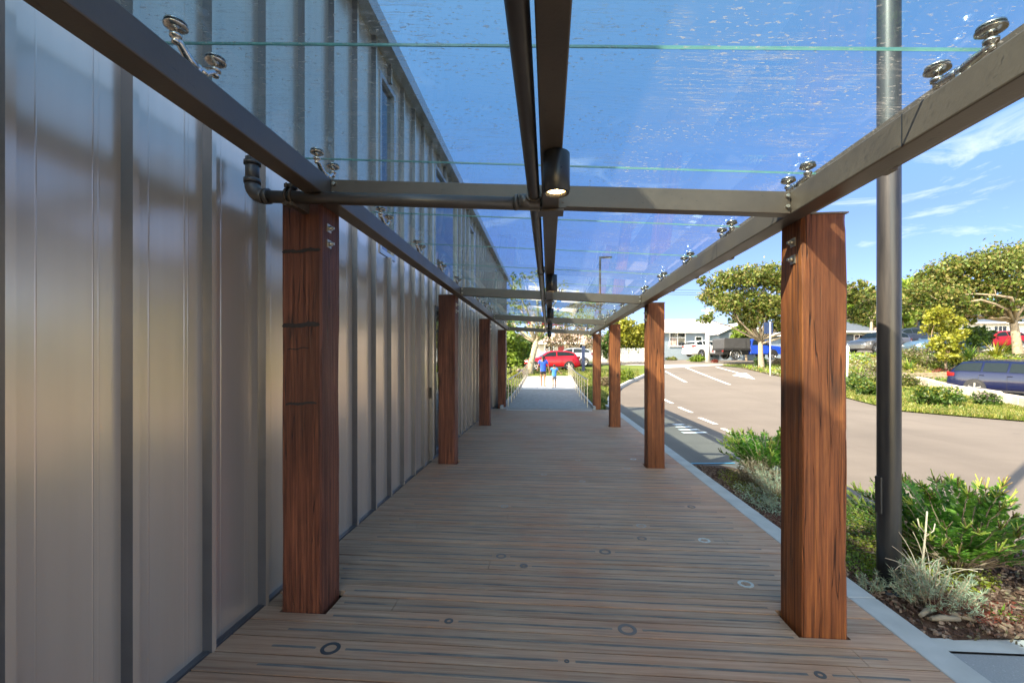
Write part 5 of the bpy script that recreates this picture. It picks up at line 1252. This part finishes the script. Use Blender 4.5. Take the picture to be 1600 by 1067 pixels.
# ------------------------------------------------------------------ people
def skin_mesh(name, verts, edges, mat, parent, root=0, sub=2):
    me = bpy.data.meshes.new(name); me.from_pydata([v[:3] for v in verts], edges, []); me.materials.append(mat)
    o = bpy.data.objects.new(name, me); COL.objects.link(o); o.parent = parent
    s = o.modifiers.new('skin', 'SKIN'); s.use_smooth_shade = True
    for i, v in enumerate(verts):
        sv = me.skin_vertices[0].data[i]; r = v[3]; sv.radius = r if hasattr(r, '__len__') else (r, r); sv.use_root = (i == root)
    b = o.modifiers.new('sub', 'SUBSURF'); b.levels = sub; b.render_levels = sub
    return o
M_SKIN = simple('skin', (.30, .16, .10), .5, 0, .08); M_HAIR = simple('dark_hair', (.012, .009, .008), .5, 0, .2, 20)
def person(label, loc, rz, H, shirt, short, step, armL, armR, tail, shoe, grp=None, bottoms=.40):
    """armL/armR: elbow and wrist positions in units of H; the body faces +y"""
    t = thing('person', loc, label, 'person', grp, rz); k = H; V = []; E = []
    def v(x, y, z, r, par=None):
        V.append((x*k, y*k, z*k, (r[0]*k, r[1]*k) if hasattr(r, '__len__') else r*k)); 
        if par is not None: E.append((par, len(V)-1))
        return len(V)-1
    pel = v(0, 0, .52, (.088, .06)); wa = v(0, .0, .60, (.078, .052), pel); ch = v(0, .004, .72, (.092, .06), wa); sh = v(0, 0, .80, (.075, .045), ch); nk = v(0, .004, .845, .030, sh); hd = v(0, .012, .895, .050, nk); ht = v(0, .010, .95, .050, hd)
    v(0, .068, .905, .010, hd)     # nose
    for s in (-1, 1): v(s*.056, .008, .905, .010, hd)   # ears
    for s, f in ((-1, step), (1, -step)):
        hp_ = v(s*.052, 0, .49, .056, pel); kn = v(s*.052, .02+f*.12, .275, .034, hp_); an = v(s*.052, f*.24-.01, .045, .020, kn); fo = v(s*.055, f*.24+.075, .014, .020, an)
    for s, (elb, wri) in ((-1, armL), (1, armR)):
        so2 = v(s*.105, 0, .800, .034, sh); el2 = v(elb[0], elb[1], elb[2], .024, so2); wr = v(wri[0], wri[1], wri[2], .016, el2)
        d = (Vector(wri)-Vector(elb)).normalized(); sd2 = d.cross(Vector((0, 1, 0))).normalized(); pm = Vector(wri)+d*.035; pa = v(*pm, (.022, .012), wr)
        for j, (o_, l) in enumerate(((-.018, .034), (-.006, .040), (.006, .038), (.017, .030))):
            a = pm+sd2*o_+d*.018; b = a+d*l*.5+Vector((0, .004, 0)); c = b+d*l*.4+Vector((0, .010, 0)); i1 = v(*a, .0055, pa); i2 = v(*b, .005, i1); v(*c, .004, i2)
        th = Vector(wri)+d*.015+Vector((0, .02, 0)); i1 = v(*th, .006, pa); v(*(th+d*.022+Vector((0, .008, 0))), .005, i1)
    skin_mesh('body', V, E, M_SKIN, t)
    # shirt
    V2 = [(0, 0, .46, (.112, .080)), (0, 0, .56, (.100, .073)), (0, .002, .68, (.104, .072)), (0, 0, .775, (.098, .062)), (0, 0, .828, (.045, .040))]; E2 = [(0, 1), (1, 2), (2, 3), (3, 4)]
    for s, (elb, wri) in ((-1, armL), (1, armR)):
        b = len(V2); e = Vector((s*.105, 0, .80)).lerp(Vector(elb), .78); V2 += [(s*.10, 0, .795, .046), (*e, .040)]; E2 += [(3, b), (b, b+1)]
    skin_mesh('shirt', [(a*k, b*k, c*k, (r[0]*k, r[1]*k) if hasattr(r, '__len__') else r*k) for a, b, c, r in V2], E2, shirt, t, 1)
    V3 = [(0, 0, .52, (.100, .070)), (0, 0, .475, (.098, .068))]; E3 = [(0, 1)]
    for s, f in ((-1, step), (1, -step)):
        b = len(V3); kz = .275+(.49-.275)*(1-bottoms/.5); fr_ = (.49-kz)/.215; V3 += [(s*.052, 0, .46, .066), (s*.053, f*.12*fr_+.012, kz, .060)]; E3 += [(1, b), (b, b+1)]
    skin_mesh('shorts', [(a*k, b*k, c*k, (r[0]*k, r[1]*k) if hasattr(r, '__len__') else r*k) for a, b, c, r in V3], E3, short, t, 0)
    for s, f in ((-1, step), (1, -step)):
        MB().lathe((0, 0, 0), [(0, 0)], 3) if False else None
        m = MB(); y = f*.24*k; m.tube([(s*.054*k, y-.035*k, .020*k), (s*.054*k, y, .022*k), (s*.055*k, y+.05*k, .018*k), (s*.056*k, y+.095*k, .014*k)], [.018*k, .025*k, .026*k, .016*k], 10); m.build('shoe', shoe, t)
    hm = MB(); hm.lathe((0, -.008*k, .918*k), [(0, .052*k), (.030*k, .047*k), (.050*k, .030*k), (.060*k, .004*k), (.058*k, -.022*k), (.046*k, -.044*k), (.02*k, -.052*k)], 16)
    if tail: hm.tube([(0, -.06*k, .93*k), (0, -.085*k, .90*k), (0, -.075*k, .84*k), (0, -.062*k, .78*k)], [.018*k, .024*k, .020*k, .006*k], 8)
    hm.build('hair', M_HAIR, t)
    for s in (-1, 1): MB().lathe((s*.018*k, .057*k, .912*k), [(0, -.004*k), (.006*k, 0), (0, .004*k)], 8).build('eye', M_HAIR, t)
    MB().box((-.014*k, .055*k, .878*k), (.014*k, .063*k, .882*k)).build('mouth', M_RED, t)
    return t
M_SH1 = simple('royal_blue_cloth', (.01, .09, .50), .85, 0, .12, 9, .2, 30); M_SH2 = simple('light_blue_cloth', (.04, .22, .62), .85, 0, .12, 9, .2, 30)
M_SO1 = simple('black_cloth', (.018, .018, .022), .9); M_SO2 = simple('grey_cloth', (.13, .15, .19), .9, 0, .25, 14); M_SHOE = simple('dark_shoe', (.03, .028, .03), .7); M_SAND = simple('tan_sandal', (.28, .17, .12), .7)
q1 = at(848.5, 604, 22.6); q2 = at(866, 604, 22.0)
z1 = hp(q1.x, q1.y)+.012; z2 = hp(q2.x, q2.y)+.012
person('woman in royal blue T-shirt and black shorts walking away, holding the child by the hand', (q1.x, q1.y, z1), YAW-R(3), 1.60, M_SH1, M_SO1, .16, ((-.150, -.01, .66), (-.165, .03, .54)), ((.160, .01, .665), (.185, .02, .545)), True, M_SAND, 'people on the ramp', .30)
person('child in a light blue T-shirt and grey shorts walking away with one arm held out', (q2.x, q2.y, z2), YAW, 1.17, M_SH2, M_SO2, -.2, ((-.165, .0, .70), (-.185, .03, .60)), ((.175, .0, .69), (.27, -.02, .60)), False, M_SHOE, 'people on the ramp', .36)
